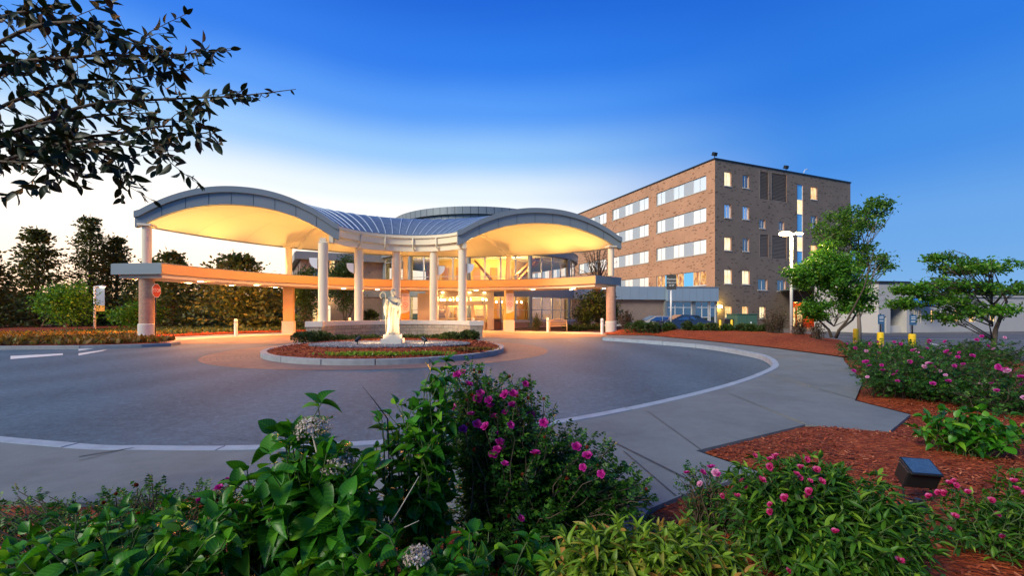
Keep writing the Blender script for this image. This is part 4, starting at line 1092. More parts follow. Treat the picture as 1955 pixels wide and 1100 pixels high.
for i in range(n):
    z = .25+1.75*i/n; mb.quad(S2.p(a0+.2, z, -1.55), S2.p(a1-.6, z, -1.55), S2.p(a1-.6, z+1.75/n, -1.5), S2.p(a0+.2, z+1.75/n, -1.5))
mb.build('roller_door', M['bluepanel'], sv)
mb = MB(); mb.quad(S2.p(a0, ZL, -1.59), S2.p(a1, ZL, -1.59), S2.p(a1, 2.1, -1.59), S2.p(a0, 2.1, -1.59)); mb.build('bay_back', M['bluedoor'], sv)
mb = MB(); S1.box(mb, 0, S1.L+.1, 4.25, 4.42, -.3, .1); S2.box(mb, 0.12, sE, 4.25, 4.42, -.3, .1); mb.build('parapet_cap', M['bronze'], sv)
S3 = Face(S2.p(sE, 0, -.5), S2.p(30, 0, -.5))
wnn = []
for px0, px1 in ((1746, 1750), (1754, 1758), (1777, 1783), (1790, 1796), (1820, 1832), (1850, 1862), (1890, 1902)): wnn.append((S3.s_at(px0), S3.s_at(px1), .55, 1.75))
mb = MB(); S3.wall(mb, 0, S3.L, ZL, 3.0, wnn); S3.box(mb, 0, S3.L, 3.0, 3.2, -.3, .1); mb.build('rear_wall', M['stucco'], sv)
for i, w in enumerate(wnn): S3.window(sv, *w, M['lit'] if i != 3 else M['glassdark'], M['bluedoor'], -.1, 1, 1, .04)
mb = MB(); a, c = S3.s_at(1737), S3.s_at(1764)
mb.hexa([S3.p(a, 2.15, 1.3), S3.p(c, 2.15, 1.3), S3.p(c, 2.15, 0.01), S3.p(a, 2.15, 0.01)], [S3.p(a, 2.25, 1.3), S3.p(c, 2.25, 1.3), S3.p(c, 2.85, 0.01), S3.p(a, 2.85, 0.01)]); M['awn'] = plain('blue_awning', (.03, .20, .62), .5, 0, .08); mb.build('awning', M['awn'], sv)
mb = MB(); mb.prism([tuple(S1.A), tuple(S2.A), tuple(S2.A+S2.d*sE), (47, 60), (33, 60)], 4.1, 4.2); mb.build('roof_deck', M['panel'], sv)

# ------------------------------------------------------------------ text
def text(name, s, loc, size, mat, parent, rz=0, ext=.003, sx=1):
    c = bpy.data.curves.new(name, 'FONT'); c.body = s; c.size = size; c.align_x = 'CENTER'; c.align_y = 'CENTER'; c.extrude = ext
    t = bpy.data.objects.new(name, c); COL.objects.link(t)
    dg = bpy.context.evaluated_depsgraph_get(); me = bpy.data.meshes.new_from_object(t.evaluated_get(dg)); bpy.data.objects.remove(t)
    Mx = Matrix.Translation(Vector(loc)-(root_of(parent).location if parent else Vector())) @ Matrix.Rotation(rz, 4, 'Z') @ Matrix.Rotation(PI/2, 4, 'X') @ Matrix.Diagonal((sx, 1, 1, 1))
    me.transform(Mx); me.name = name; me.materials.clear(); return link_mesh(name, me, mat, parent)

# clearance sign
q = G(1281, 634, .3); q = P(1281, 598, 27); q.z = .35
sg = thing('clearance_sign', 'dark sign on a white post reading Maximum Clearance 10\'-8", in the mulch berm', 'sign', tuple(q))
MB().tube([q, q+Vector((0, 0, 2.95))], .05, 10).build('post', M['whitemetal'], sg, smooth=True)
zt = H+(HY-525)/F*27; zb = H+(HY-553)/F*27
MB().box((q.x, q.y-.08, (zt+zb)/2), (.60, .03, zt-zb)).build('sign_plate', M['signgrey'], sg)
MB().box((q.x, q.y-.08, (zt+zb)/2), (.60, .028, zt-zb)) 
for tx, z, s_ in (('Maximum', zt-.27, .165), ('Clearance', zt-.47, .155), ('10\'-8"', zt-.66, .17)): text('lettering', tx, (q.x, q.y-.10, z), s_, M['white'], sg, 0, .002, .88)
# stop sign
q = P(297, 600, 22.6); q.z = .15
sp = thing('stop_sign', 'red octagonal stop sign on a thin post beside the left brick pier', 'sign', tuple(q))
zc = H+(HY-555)/F*22.6; rzs = R(99)
MB().tube([q, (q.x, q.y, zc+.2)], .03, 8).build('post', M['bronze'], sp, smooth=True)
def octo(r, d0, d1, mat, name):
    mb = MB(); n = 8; X = Vector((math.cos(rzs), math.sin(rzs), 0)); Yn = Vector((-X.y, X.x, 0))
    for d in (d0, d1):
        for i in range(n):
            a = R(22.5+45*i); mb.v.append(tuple(Vector((q.x, q.y, zc))+X*r*math.cos(a)+Vector((0, 0, r*math.sin(a)))-Yn*d))
    mb.f = [tuple(range(n, 2*n)), tuple(reversed(range(n)))]+[(i, (i+1) % n, n+(i+1) % n, n+i) for i in range(n)]
    return mb.build(name, mat, sp)
octo(.38, .035, .045, M['white'], 'sign_border'); octo(.35, .047, .052, M['red'], 'sign_face')
nn = Vector((math.sin(rzs), -math.cos(rzs), 0)); text('lettering', 'STOP', Vector((q.x, q.y, zc))+nn*.056, .27, M['white'], sp, rzs, .002, .9)
# no-smoking banners on two piers
def banner(px, lab):
    a = ang_for_px(px, RC, 14.85, 20, 165); c = on(RC, 14.85, a) ; n = -Vector((c.x, c.y-0, 0)).normalized(); n = Vector((st, -ct, 0)); e = Vector((ct, st, 0))
    o = c+n*.335; bn = thing('no_smoking_banner', lab, 'banner', tuple(o))
    def pl(x, z, d=0): v = o+e*x+n*d; return Vector((v.x, v.y, z))
    mb = MB(); mb.hexa([pl(-.31, 1.0, .012), pl(.31, 1.0, .012), pl(.31, 1.0, 0), pl(-.31, 1.0, 0)], [pl(-.31, 3.0, .012), pl(.31, 3.0, .012), pl(.31, 3.0, 0), pl(-.31, 3.0, 0)]); mb.build('cloth', M['gold'], bn)
    mb = MB(); k = 10; lo = [pl(-.31+.62*i/k, 1.42+.20*(i/k)**2, .017) for i in range(k+1)]; mb.quad(*lo, pl(.31, 3.0, .017), pl(-.31, 3.0, .017)); mb.build('white_field', M['banner'], bn)
    mb = MB(); m = 28
    for i in range(m):
        a0, a1 = 2*PI*i/m, 2*PI*(i+1)/m; z0 = 2.10
        mb.quad(pl(.175*math.cos(a0), z0+.175*math.sin(a0), .022), pl(.205*math.cos(a0), z0+.205*math.sin(a0), .022), pl(.205*math.cos(a1), z0+.205*math.sin(a1), .022), pl(.175*math.cos(a1), z0+.175*math.sin(a1), .022))
    mb.quad(pl(-.135, 2.22, .024), pl(-.115, 2.24, .024), pl(.135, 1.98, .024), pl(.115, 1.96, .024)); mb.quad(pl(-.11, 2.05, .021), pl(.09, 2.13, .021), pl(.09, 2.165, .021), pl(-.11, 2.085, .021))
    mb.build('no_smoking_symbol', M['redink'], bn)
    mb = MB()
    for z, w in ((2.86, .2), (2.79, .17), (2.70, .19), (2.62, .16), (2.54, .2), (2.46, .14), (1.84, .14), (1.76, .2), (1.70, .12)): mb.quad(pl(-w, z-.015, .020), pl(w, z-.015, .020), pl(w, z+.015, .020), pl(-w, z+.015, .020))
    mb.build('small_print', plain('faded_ink', (.66, .36, .27), .7, 0, .02), bn)
banner(774, 'tall no smoking banner on the pier just right of the statue, beside dark lobby glass')
banner(971, 'tall no smoking banner on the pier between the entrance doors and the bench')

# ------------------------------------------------------------------ statue on the island
SB = Vector((SP.x, SP.y, .30))
stt = thing('robed_statue', 'white marble statue of a robed bearded figure holding a crook, on a two step plinth', 'statue', tuple(SB))
MB().box(SB+Vector((0, 0, .10)), (.74, .66, .26), TH*.3).build('plinth_step', M['cap'], stt, bevel=.02)
MB().box(SB+Vector((0, 0, .305)), (.58, .50, .15), TH*.3).build('plinth_top', M['cap'], stt, bevel=.015)
zs = .38; hs = 1.62; mb = MB(); bx, by = SB.x, SB.y; bz = SB.z+zs
prof = [(0, .20, .17), (.04, .215, .185), (.10, .20, .17), (.25, .19, .155), (.42, .185, .15), (.58, .19, .145), (.70, .185, .14), (.82, .175, .135), (.95, .17, .125), (1.08, .185, .13), (1.20, .20, .135), (1.28, .205, .13), (1.34, .17, .11), (1.38, .095, .085), (1.43, .06, .06)]
n = 56; b0 = 0
for i, (z, rx, ry) in enumerate(prof):
    fold = .10*(1-ss(.75, 1.3, z))
    for k in range(n):
        a = 2*PI*k/n; m = 1+fold*1.5*(math.sin(a*7+z*1.6)*.65+math.sin(a*11-z*2.3+1)*.4)+.02*math.sin(a*5+z*9)
        mb.v.append((bx+rx*m*math.cos(a)+.02*math.sin(z*2.2), by+ry*m*math.sin(a)-.0, bz+z))
for i in range(len(prof)-1):
    for k in range(n): a = i*n+k; c = i*n+(k+1) % n; mb.f.append((a, c, c+n, a+n))
mb.f.append(tuple(reversed(range(n)))); e = (len(prof)-1)*n; mb.f.append(tuple(e+k for k in range(n)))
def sp3(x, y, z): return (bx+x, by+y, bz+z)
mb.ball(sp3(.01, -.01, 1.515), (.078, .092, .115), 16, 12)                   # head
mb.ball(sp3(.015, -.075, 1.43), (.055, .05, .075), 12, 8)                   # beard
mb.ball(sp3(.01, -.105, 1.52), (.014, .022, .03), 8, 6)                   # nose
mb.ball(sp3(-.022, -.088, 1.545), (.018, .014, .010), 8, 5); mb.ball(sp3(.042, -.088, 1.545), (.018, .014, .010), 8, 5)  # brows
mb.ball(sp3(-.068, .0, 1.515), (.014, .022, .03), 8, 6); mb.ball(sp3(.088, .0, 1.515), (.014, .022, .03), 8, 6)
mb.ball(sp3(.01, .02, 1.555), (.092, .098, .10), 16, 10)                   # hair
mb.tube([sp3(.01, .01, 1.34), sp3(.01, 0, 1.46)], [.062, .052], 12)
# right arm to the crook (viewer's left), sleeve wide; left arm bent across the chest
mb.tube([sp3(-.18, .01, 1.27), sp3(-.235, -.03, 1.08), sp3(-.235, -.10, .98), sp3(-.20, -.20, 1.04)], [.075, .072, .075, .045], 12)
mb.tube([sp3(-.235, -.08, .98), sp3(-.245, -.06, .78), sp3(-.23, -.04, .62)], [.07, .06, .015], 10)
mb.tube([sp3(.19, .01, 1.27), sp3(.255, -.02, 1.09), sp3(.22, -.12, .99), sp3(.08, -.19, 1.06)], [.078, .078, .07, .042], 12)
mb.tube([sp3(.24, -.06, 1.0), sp3(.25, -.04, .80), sp3(.22, -.02, .60)], [.08, .065, .02], 10)
mb.tube([sp3(-.16, -.12, 1.28), sp3(.0, -.17, 1.12), sp3(.17, -.14, .95), sp3(.16, -.13, .7)], [.035, .05, .05, .02], 8)   # mantle fold
for hx, hy, hz, s_ in ((-.20, -.215, 1.05, -1), (.06, -.205, 1.07, 1)):     # hands with fingers
    mb.ball(sp3(hx, hy, hz), (.032, .026, .042), 10, 7)
    for f in range(4): mb.tube([sp3(hx-s_*.02, hy-.01, hz-.026+f*.017), sp3(hx-s_*.045, hy-.032, hz-.022+f*.017), sp3(hx-s_*.035, hy-.05+.003*f, hz-.02+f*.017)], [.010, .009, .007], 6)
    mb.tube([sp3(hx, hy-.01, hz+.03), sp3(hx-s_*.02, hy-.04, hz+.05)], [.011, .008], 6)
for fx in (-.07, .08): mb.ball(sp3(fx, -.19, .025), (.045, .085, .032), 12, 8)
body = mb.build('figure', M['statue'], stt, smooth=True)
rm = body.modifiers.new('remesh', 'REMESH'); rm.mode = 'VOXEL'; rm.voxel_size = .0105; rm.use_smooth_shade = True
sm = body.modifiers.new('smooth', 'SMOOTH'); sm.iterations = 2
MB().lathe(sp3(0, 0, 0), [(.24, -.015), (.245, .03), (.20, .05)], 24).build('statue_base', M['statue'], stt, auto=40)
mb = MB(); cr = [sp3(-.17, -.24, .02), sp3(-.19, -.235, .9), sp3(-.20, -.22, 1.35)]
for k in range(11): 
    a = R(0+k*24); cr.append(sp3(-.30+.10*math.cos(a), -.21, 1.40+.12*math.sin(a)))
mb.tube(cr, [.013]*3+[.016]*11, 8); mb.build('crook', M['statue'], stt, smooth=True)
# ground spotlights either side
for px, tz, lab in ((683, 1, 'small black spotlight in the gravel left of the statue'), (810, -1, 'small black spotlight in the gravel right of the statue')):
    q = P(px, 655, 15.0); q.z = .33; sl = thing('garden_spotlight', lab, 'spotlight', tuple(q), 0, 'spotlights aimed at the statue')
    tg = Vector((SP.x, SP.y, 1.5)); d = (tg-(q+Vector((0, 0, .22)))).normalized()
    MB().tube([q+Vector((0, 0, -.06)), q+Vector((0, 0, .16))], .018, 8).build('stake', M['bronze'], sl, smooth=True)
    MB().tube([q+Vector((0, 0, -.03)), q+Vector((0, 0, .02))], .05, 10).build('foot', M['bronze'], sl)
    hd = q+Vector((0, 0, .22)); MB().tube([hd-d*.12, hd-d*.10, hd+d*.10], [.03, .055, .075], 12).build('lamp_head', M['bronze'], sl, auto=40)
    MB().tube([hd+d*.085, hd+d*.09], [.06, .06], 12).build('lens', M['lamp'], sl)
    spot('statue_beam', tuple(hd+d*.14), (SP.x-(SP.x-q.x)*.0, SP.y+7, 5.4), 560, (1, .66, .32), 128, .7, .03)

# ------------------------------------------------------------------ street furniture
def copy_to(o, loc, lab, rz=None):
    c = copy_tree(o); c.location = loc; c['label'] = lab
    if rz is not None: c.rotation_euler = (0, 0, rz)
    return c
def bollard(loc, lab):
    b = thing('bollard', lab, 'bollard', tuple(loc), 0, 'bollards along the forecourt edge')
    MB().lathe((loc.x, loc.y, 0), [(.10, 0), (.10, 1.0), (.085, 1.06), (.045, 1.095), (.0, 1.10)], 20).build('post', M['whitemetal'], b, auto=40)
    MB().lathe((loc.x, loc.y, 0), [(.104, .86), (.104, .90)], 20).build('reflective_band', M['panel'], b); return b
def bl(px, r=14.35): 
    a = ang_for_px(px, RC, r, 20, 165); return on(RC, r, a, .015)
b0 = bollard(bl(450), 'white bollard at the left, in front of the orange lit trees')
for px, lab, r in ((903, 'white bollard in front of the sliding doors', 13.6), (1046, 'white bollard just left of the bench', 14.4), (1149, 'white bollard beside the rightmost brick pier', 14.4), (668, 'white bollard behind the stone wall, only its domed top showing', 14.4)):
    q = bl(px, r); copy_to(b0, q, lab)
# bench
q = P(1066, 600, 33.0); q.z = .02
bn = thing('park_bench', 'golden metal garden bench with arched back beside the lobby windows', 'bench', tuple(q), R(-4))
def lp(x, y, z): return (x, y, z)
mb = MB()
for k in range(5): mb.box((0, -.20+k*.10, .45), (1.30, .075, .03))
mb.build('seat', M['wood'], bn, local=True, bevel=.006)
mb = MB()
for k in range(21):
    x = -.60+k*.06; zt_ = .88+.10*math.cos(x/.65*PI/2)**2; mb.box((x, .26, (.56+zt_)/2), (.022, .02, zt_-.56))
mb.tube([(-.65+.065*k, .26, .88+.11*math.cos((-.65+.065*k)/.65*PI/2)**2) for k in range(21)], .028, 8); mb.box((0, .26, .56), (1.30, .03, .04))
mb.build('backrest', M['wood'], bn, local=True)
for sx in (-.64, .64):
    mb = MB(); mb.tube([(sx, -.28, 0), (sx, -.22, .25), (sx, -.24, .62)], .026, 8); mb.tube([(sx, -.26, .62), (sx, 0, .66), (sx, .26, .64)], .026, 8); mb.tube([(sx, .33, 0), (sx, .24, .3), (sx, .27, .9)], .026, 8); mb.tube([(sx, -.22, .25), (sx, 0, .32), (sx, .25, .28)], .018, 6)
    mb.build('side_frame', M['wood'], bn, local=True, smooth=True)
# litter bin
q = VF.p(VF.s_at(950), 0, .1); bi = thing('litter_bin', 'dark brown litter bin beside the entrance doors', 'bin', (q.x, q.y, .02))
MB().box((q.x, q.y, .48), (.58, .5, .84)).build('body', M['brownbin'], bi, bevel=.03)
MB().box((q.x, q.y, .94), (.66, .58, .06)).build('lid', M['brownbin'], bi, bevel=.02)
MB().box((q.x, q.y-.26, .80), (.40, .02, .12)).build('opening', M['bronze'], bi)
# lamp posts
q = P(1511, 600, 24.0); q.z = -.1
lp1 = thing('lamp_post', 'tall white twin headed street lamp rising from the berm before the brick block', 'street lamp', tuple(q))
zt = H+(HY-449)/F*24
MB().tube([q, (q.x, q.y, zt)], [.085, .07], 16).build('pole', M['whitemetal'], lp1, smooth=True)
for sx, hx in ((-1, -.47), (1, .30)):
    MB().tube([(q.x, q.y, zt-.05), (q.x+hx*.35, q.y-.1, zt+.10), (q.x+hx*.6, q.y-.15, zt+.12)], .04, 8).build('arm', M['whitemetal'], lp1, smooth=True)
    h = Vector((q.x+hx, q.y-.2, zt+.08)); hd = MB().ball(h+Vector((0, 0, .035)), (.26, .15, .07), 16, 8).build('lamp_head', M['panel'], lp1, smooth=True)
    MB().ball(h+Vector((0, -.02, -.045)), (.36, .20, .13) if sx < 0 else (.20, .13, .07), 14, 8).build('lens', M['lampw'] if sx < 0 else M['lamp'], hd, smooth=True)
    point('street_lamp_glow', tuple(h+Vector((0, -.05, -.25))), 300 if sx < 0 else 330, (1, .80, .30), .1)
q = P(181, 600, 33.5); q.z = .1
lp2 = thing('lamp_post', 'short pale street lamp with a hanging banner among the left trees', 'street lamp', tuple(q)); zt = H+(HY-547)/F*33.5
MB().tube([q, (q.x, q.y, zt)], .075, 12).build('pole', M['whitemetal'], lp2, smooth=True)
MB().tube([(q.x, q.y, zt-.03), (q.x+.4, q.y, zt+.04)], .04, 8).build('arm', M['whitemetal'], lp2, smooth=True)
hd = MB().ball((q.x+.58, q.y, zt), (.32, .16, .07), 14, 7).build('lamp_head', M['whitemetal'], lp2, smooth=True)
MB().ball((q.x+.58, q.y, zt-.03), (.25, .13, .05), 12, 6).build('lens', M['lamp'], hd, smooth=True)
ban = MB().box((q.x+.42, q.y, 2.72), (.68, .02, 1.35)).build('banner', M['bluepanel'], lp2)
MB().box((q.x+.42, q.y, 1.82), (.68, .022, .45)).build('banner_foot', M['gold'], lp2)
MB().tube([(q.x, q.y, 3.42), (q.x+.8, q.y, 3.42)], .02, 6).build('banner_rod', M['wood'], lp2)
# utility cabinet
q = P(1416, 600, 34.5); q.z = -.1
ut = thing('utility_cabinet', 'dark green transformer cabinet on a concrete pad by the brick block corner', 'cabinet', tuple(q), R(8))
MB().box((0, 0, .72), (1.75, 1.3, 1.45)).build('body', M['boxgreen'], ut, local=True, bevel=.03); MB().box((0, 0, 1.47), (1.85, 1.4, .06)).build('lid', M['boxgreen'], ut, local=True, bevel=.02)
MB().box((-.98, .1, .58), (.35, .8, 1.0)).build('side_box', M['bronze'], ut, local=True, bevel=.02)
MB().box((0, 0, -.03), (2.4, 1.9, .12)).build('pad', M['cap'], ut, local=True)
for x in (-.43, .43): MB().box((x, -.665, .70), (.80, .02, 1.2)).build('door', M['boxgreen'], ut, local=True, bevel=.008)
MB().box((.30, -.685, .80), (.10, .02, .14)).build('warning_label', M['white'], ut, local=True)
for x, z, px in ((0, 0, 1375), (0, 0, 1397)):
    q = P(px, 600, 33.2); q.z = -.1
    MBx = MB().lathe((q.x, q.y, 0), [(.09, -.1), (.09, .88), (.05, .95)], 14).build('guard_post', M['yellow'], None, auto=40)
    tag(MBx, 'yellow guard post left of the green cabinet under the wall lamp' if px == 1375 else 'yellow guard post touching the left side of the green cabinet', 'post', 'guard posts by the cabinet')
# yellow sleeves with parking signs
def pbol(px, Yd, lab, sign=True):
    q = P(px, 600, Yd); q.z = -.42
    o = thing('yellow_bollard', lab, 'bollard', tuple(q), 0, 'yellow bollards at the parking lot')
    MB().lathe((q.x, q.y, 0), [(.135, -.42), (.135, .50), (.10, .54)], 18).build('sleeve', M['yellow'], o, auto=40)
    if sign:
        MB().tube([(q.x, q.y, .5), (q.x, q.y, 1.42)], .03, 8).build('sign_post', M['bronze'], o)
        MB().box((q.x, q.y-.04, 1.15), (.30, .02, .45)).build('sign_plate', M['bluedoor'], o)
        m2 = MB()
        for z in (1.28, 1.2, 1.08): m2.box((q.x, q.y-.054, z), (.18, .005, .03))
        m2.build('sign_mark', M['white'], o)
    return o
pbol(1681, 20.6, 'yellow bollard with a blue sign before the blue service door'); pbol(1741.5, 19.0, 'yellow bollard with a blue sign, in front of the blue awning'); pbol(1634, 25.5, 'short yellow bollard behind the maple trunk', False)
# parked cars
def car(name, lab, loc, rz, paint):
    o = thing(name, lab, 'car', tuple(loc), rz, 'cars behind the shrubs')
    L, W = 4.5, 1.78
    side = [(-2.25, .35), (-2.2, .72), (-1.95, .86), (-1.35, .95), (-.75, 1.38), (.55, 1.42), (1.35, 1.02), (2.1, .92), (2.25, .65), (2.22, .32)]
    mb = MB(); n = len(side)
    for y, k in ((-W/2, 1), (-W/2+.12, 1.0), (W/2-.12, 1.0), (W/2, 1)):
        for x, z in side: mb.v.append((x*(1 if abs(y) < W/2-.05 else .985), y*(1 if z < 1 else .84), z))
    for r in range(3):
        for i in range(n): a = r*n+i; c = r*n+(i+1) % n; mb.f.append((a, c, c+n, a+n))
    mb.f.append(tuple(reversed(range(n)))); mb.f.append(tuple(3*n+i for i in range(n))); mb.build('body', paint, o, local=True, auto=35, bevel=.03)
    for sgn in (-1, 1):
        m = MB(); y = sgn*(W/2*.86+.02); yb = sgn*(W/2*.97)
        m.quad((-1.22, yb, .98), (-.02, yb, .99), (-.02, y, 1.34), (-.70, y, 1.32)); m.quad((.04, yb, .99), (1.15, yb, 1.0), (.52, y, 1.34), (.04, y, 1.34)); m.build('side_windows', M['glassdark'], o, local=True)
        for x in (-1.4, 1.4): 
            m = MB(); m.tube([(x, sgn*.70, .33), (x, sgn*.90, .33)], .33, 20); t = m.build('wheel', M['tyre'], o, local=True, auto=40); MB().tube([(x, sgn*.901, .33), (x, sgn*.91, .33)], .2, 14).build('rim', M['silver'], t, local=True)
    m = MB(); m.quad((-1.36, -.68, .97), (-1.36, .68, .97), (-.78, .66, 1.36), (-.78, -.66, 1.36)); m.build('windscreen', M['glassdark'], o, local=True); m = MB(); m.quad((1.30, .68, 1.06), (1.30, -.68, 1.06), (.60, -.66, 1.415), (.60, .66, 1.415)); m.build('rear_screen', M['glassdark'], o, local=True)
    for y in (-.62, .62): MB().box((-2.22, y, .66), (.06, .34, .14)).build('headlight', M['white'], o, local=True)
    return o
car('parked_car', 'dark blue car behind the shrubs at the glazed wing', P(1308, 600, 36).xy.to_3d()+Vector((0, 0, -.1)), R(185), M['carpaint'])
car('parked_car', 'silver car behind the shrubs left of the clearance sign', P(1258, 600, 37.5).xy.to_3d()+Vector((0, 0, -.2)), R(182), M['silver'])
# foreground floodlight in the mulch
q = P(1752, 965, 2.85); q.z = .17
fl = thing('garden_floodlight', 'black box floodlight with blue reflecting lens on the red mulch', 'floodlight', tuple(q), R(-14))
fl.scale = (.76, .76, .76); Tm = Matrix.Rotation(R(26), 3, 'X')
MB().box((0, 0, .29), (.245, .15, .17), 0, Tm).build('housing', M['bronze'], fl, local=True, bevel=.012)
MB().box(Vector((0, 0, .29))+Tm @ Vector((0, -.0, .088)), (.225, .20, .02), 0, Tm).build('visor', M['bronze'], fl, local=True, bevel=.006)
mb = MB(); c = Vector((0, 0, .29))+Tm @ Vector((0, 0, .101)); e1 = Tm @ Vector((.10, 0, 0)); e2 = Tm @ Vector((0, .085, 0)); mb.quad(c-e1-e2, c+e1-e2, c+e1+e2, c-e1+e2); mb.build('lens', M['lensglass'], fl, local=True)
mb = MB(); mb.tube([(-.10, .02, .22), (-.10, .0, .08), (0, 0, .06), (.10, 0, .08), (.10, .02, .22)], .009, 8); mb.build('bracket', M['bronze'], fl, local=True)
MB().lathe((0, 0, 0), [(.07, -.08), (.07, .035), (.03, .05), (.025, .08)], 16).build('junction_base', M['bronze'], fl, local=True, auto=40)
# ------------------------------------------------------------------ vegetation
def ellpts(n, ells, shell=.35, top=0.0):
    """random points in a union of ellipsoids, biased to the outside"""
    w = np.array([e[1][0]*e[1][1]*e[1][2] for e in ells])**.45; w /= w.sum(); idx = rng.choice(len(ells), n, p=w)
    d = rng.normal(size=(n, 3)); d /= np.linalg.norm(d, axis=1, keepdims=True)
    if top: d[:, 2] = np.where(rng.random(n) < top, np.abs(d[:, 2]), d[:, 2])
    r = rng.random(n)**shell
    c = np.array([tuple(e[0]) for e in ells])[idx]; s = np.array([e[1] for e in ells])[idx]
    return c+d*s*r[:, None], d
def stem_path(a, b, k=7, arch=.25, jit=.02):
    a = np.array(a, float); b = np.array(b, float); t = np.linspace(0, 1, k)[:, None]
    m = np.array([a[0]+(b[0]-a[0])*.3, a[1]+(b[1]-a[1])*.3, a[2]+(b[2]-a[2])*(.6+arch)])
    p = (1-t)**2*a+2*t*(1-t)*m+t*t*b; p[1:] += rng.normal(0, jit, (k-1, 3)); return p
def leaves_on(paths, spacing, frac, size, growth=(.7, 1.1), pair=True, up=.45, droop=.2, whorl_tip=2):
    O = []; D = []; Nn = []; S = []
    for p in paths:
        seg = np.linalg.norm(np.diff(p, axis=0), axis=1); L = seg.sum(); cum = np.r_[0, seg.cumsum()]
        s = L*frac; k = 0; ph = rng.uniform(0, 6.28)
        while s < L:
            q = np.array([np.interp(s, cum, p[:, j]) for j in range(3)]); q2 = np.array([np.interp(min(L, s+.02), cum, p[:, j]) for j in range(3)])
            t = q2-q; t = t/(np.linalg.norm(t)+1e-9) if np.linalg.norm(t) > 1e-6 else np.array([0, 0, 1.])
            a = np.cross(t, [0.3, 0.1, 1.]); 
            if np.linalg.norm(a) < .05: a = np.array([1., 0, 0])
            a /= np.linalg.norm(a); b = np.cross(t, a); ang = ph+k*(PI/2 if pair else 2.4)
            for h in ((0, PI) if pair else (0,)):
                o = a*math.cos(ang+h)+b*math.sin(ang+h); f = s/L
                d = o+t*(up+.5*f)+np.array([0, 0, -droop])+rng.normal(0, .15, 3)
                O.append(q); D.append(d); Nn.append(t*.6+np.array([0, 0, 1.0])+rng.normal(0, .25, 3)); S.append(size*(growth[0]+(growth[1]-growth[0])*rng.random())*(1.0-.35*max(0, (f-.8)/.2)))
            s += spacing*rng.uniform(.75, 1.25); k += 1
        t = p[-1]-p[-2]; t /= np.linalg.norm(t)+1e-9
        for h in range(whorl_tip):
            O.append(p[-1]); D.append(t*1.1+rng.normal(0, .45, 3)); Nn.append(np.array([0, 0, 1.])+rng.normal(0, .4, 3)); S.append(size*rng.uniform(.45, .75))
    return np.array(O), np.array(D), np.array(Nn), np.array(S)
def stems_mesh(paths, r0, r1, mat, root, name='stems', n=5):
    mb = MB()
    for p in paths: mb.tube([tuple(q) for q in p], list(np.linspace(r0, r1, len(p))), n, cap=False)
    return mb.build(name, mat, root, smooth=True)
def foliage(root, paths, shape, mat, name='foliage', **kw):
    O, D, Nn, S = leaves_on(paths, **kw); X, Y, Z = frames(D, Nn)
    S = S*np.where(rng.random(len(S)) < .18, rng.uniform(.45, .7, len(S)), 1); S = np.stack([S*rng.uniform(.7, 1.2, len(S)), S, S*rng.uniform(.3, 3.2, len(S))], 1)
    return scatter(name, shape[0], shape[1], X, Y, Z, O, S, mat, root, shape[2], smooth=len(shape[0]) > 8)
def place(me, name, root, loc, d, s, mat=None):
    o = bpy.data.objects.new(name, me); COL.objects.link(o); o.parent = root; o.location = Vector(loc)-root.location
    o.rotation_euler = Vector(d).to_track_quat('Z', 'Y').to_euler(); o.scale = (s, s, s); return o
def petal_mesh(name, mat, layers, r, cup):
    pv = [(0, 0, 0), (-.42, .45, .10), (-.34, .9, .04), (0, 1.02, .0), (.34, .9, .04), (.42, .45, .10), (0, .5, -.03)]
    pf = [(0, 6, 1), (1, 6, 2), (2, 6, 3), (3, 6, 4), (4, 6, 5), (5, 6, 0)]
    X = []; Y = []; Z = []; O = []; S = []
    for li, (n, el, sc) in enumerate(layers):
        for i in range(n):
            a = 2*PI*(i+.5*li)/n+rng.normal(0, .08); e = el+rng.normal(0, .08)
            y = np.array([math.cos(a)*math.cos(e), math.sin(a)*math.cos(e), math.sin(e)]); z = np.array([-math.cos(a)*math.sin(e), -math.sin(a)*math.sin(e), math.cos(e)])
            x = np.cross(y, z); X.append(x); Y.append(y); Z.append(z); O.append((0, 0, 0)); S.append(sc*r)
    o = scatter(name, pv, pf, np.array(X), np.array(Y), np.array(Z), np.array(O, float), np.array(S), mat)
    me = o.data; bpy.data.objects.remove(o); return me
ROSE = petal_mesh('rose_flower', M['pink'], [(5, .30, 1), (6, .65, .85), (5, 1.05, .7)], 1, 0)
ROSE2 = petal_mesh('pale_rose_flower', M['palepink'], [(6, .25, 1), (6, .6, .85), (4, 1.0, .7)], 1, 0)
BUD = petal_mesh('bud', M['bud'], [(4, 1.25, 1), (4, 1.4, .8)], 1, 0)
TRUMP = petal_mesh('weigela_flower', M['redpink'], [(5, .75, 1), (5, 1.2, .8)], 1, 0)
CAMV = Vector((0, 0, H))

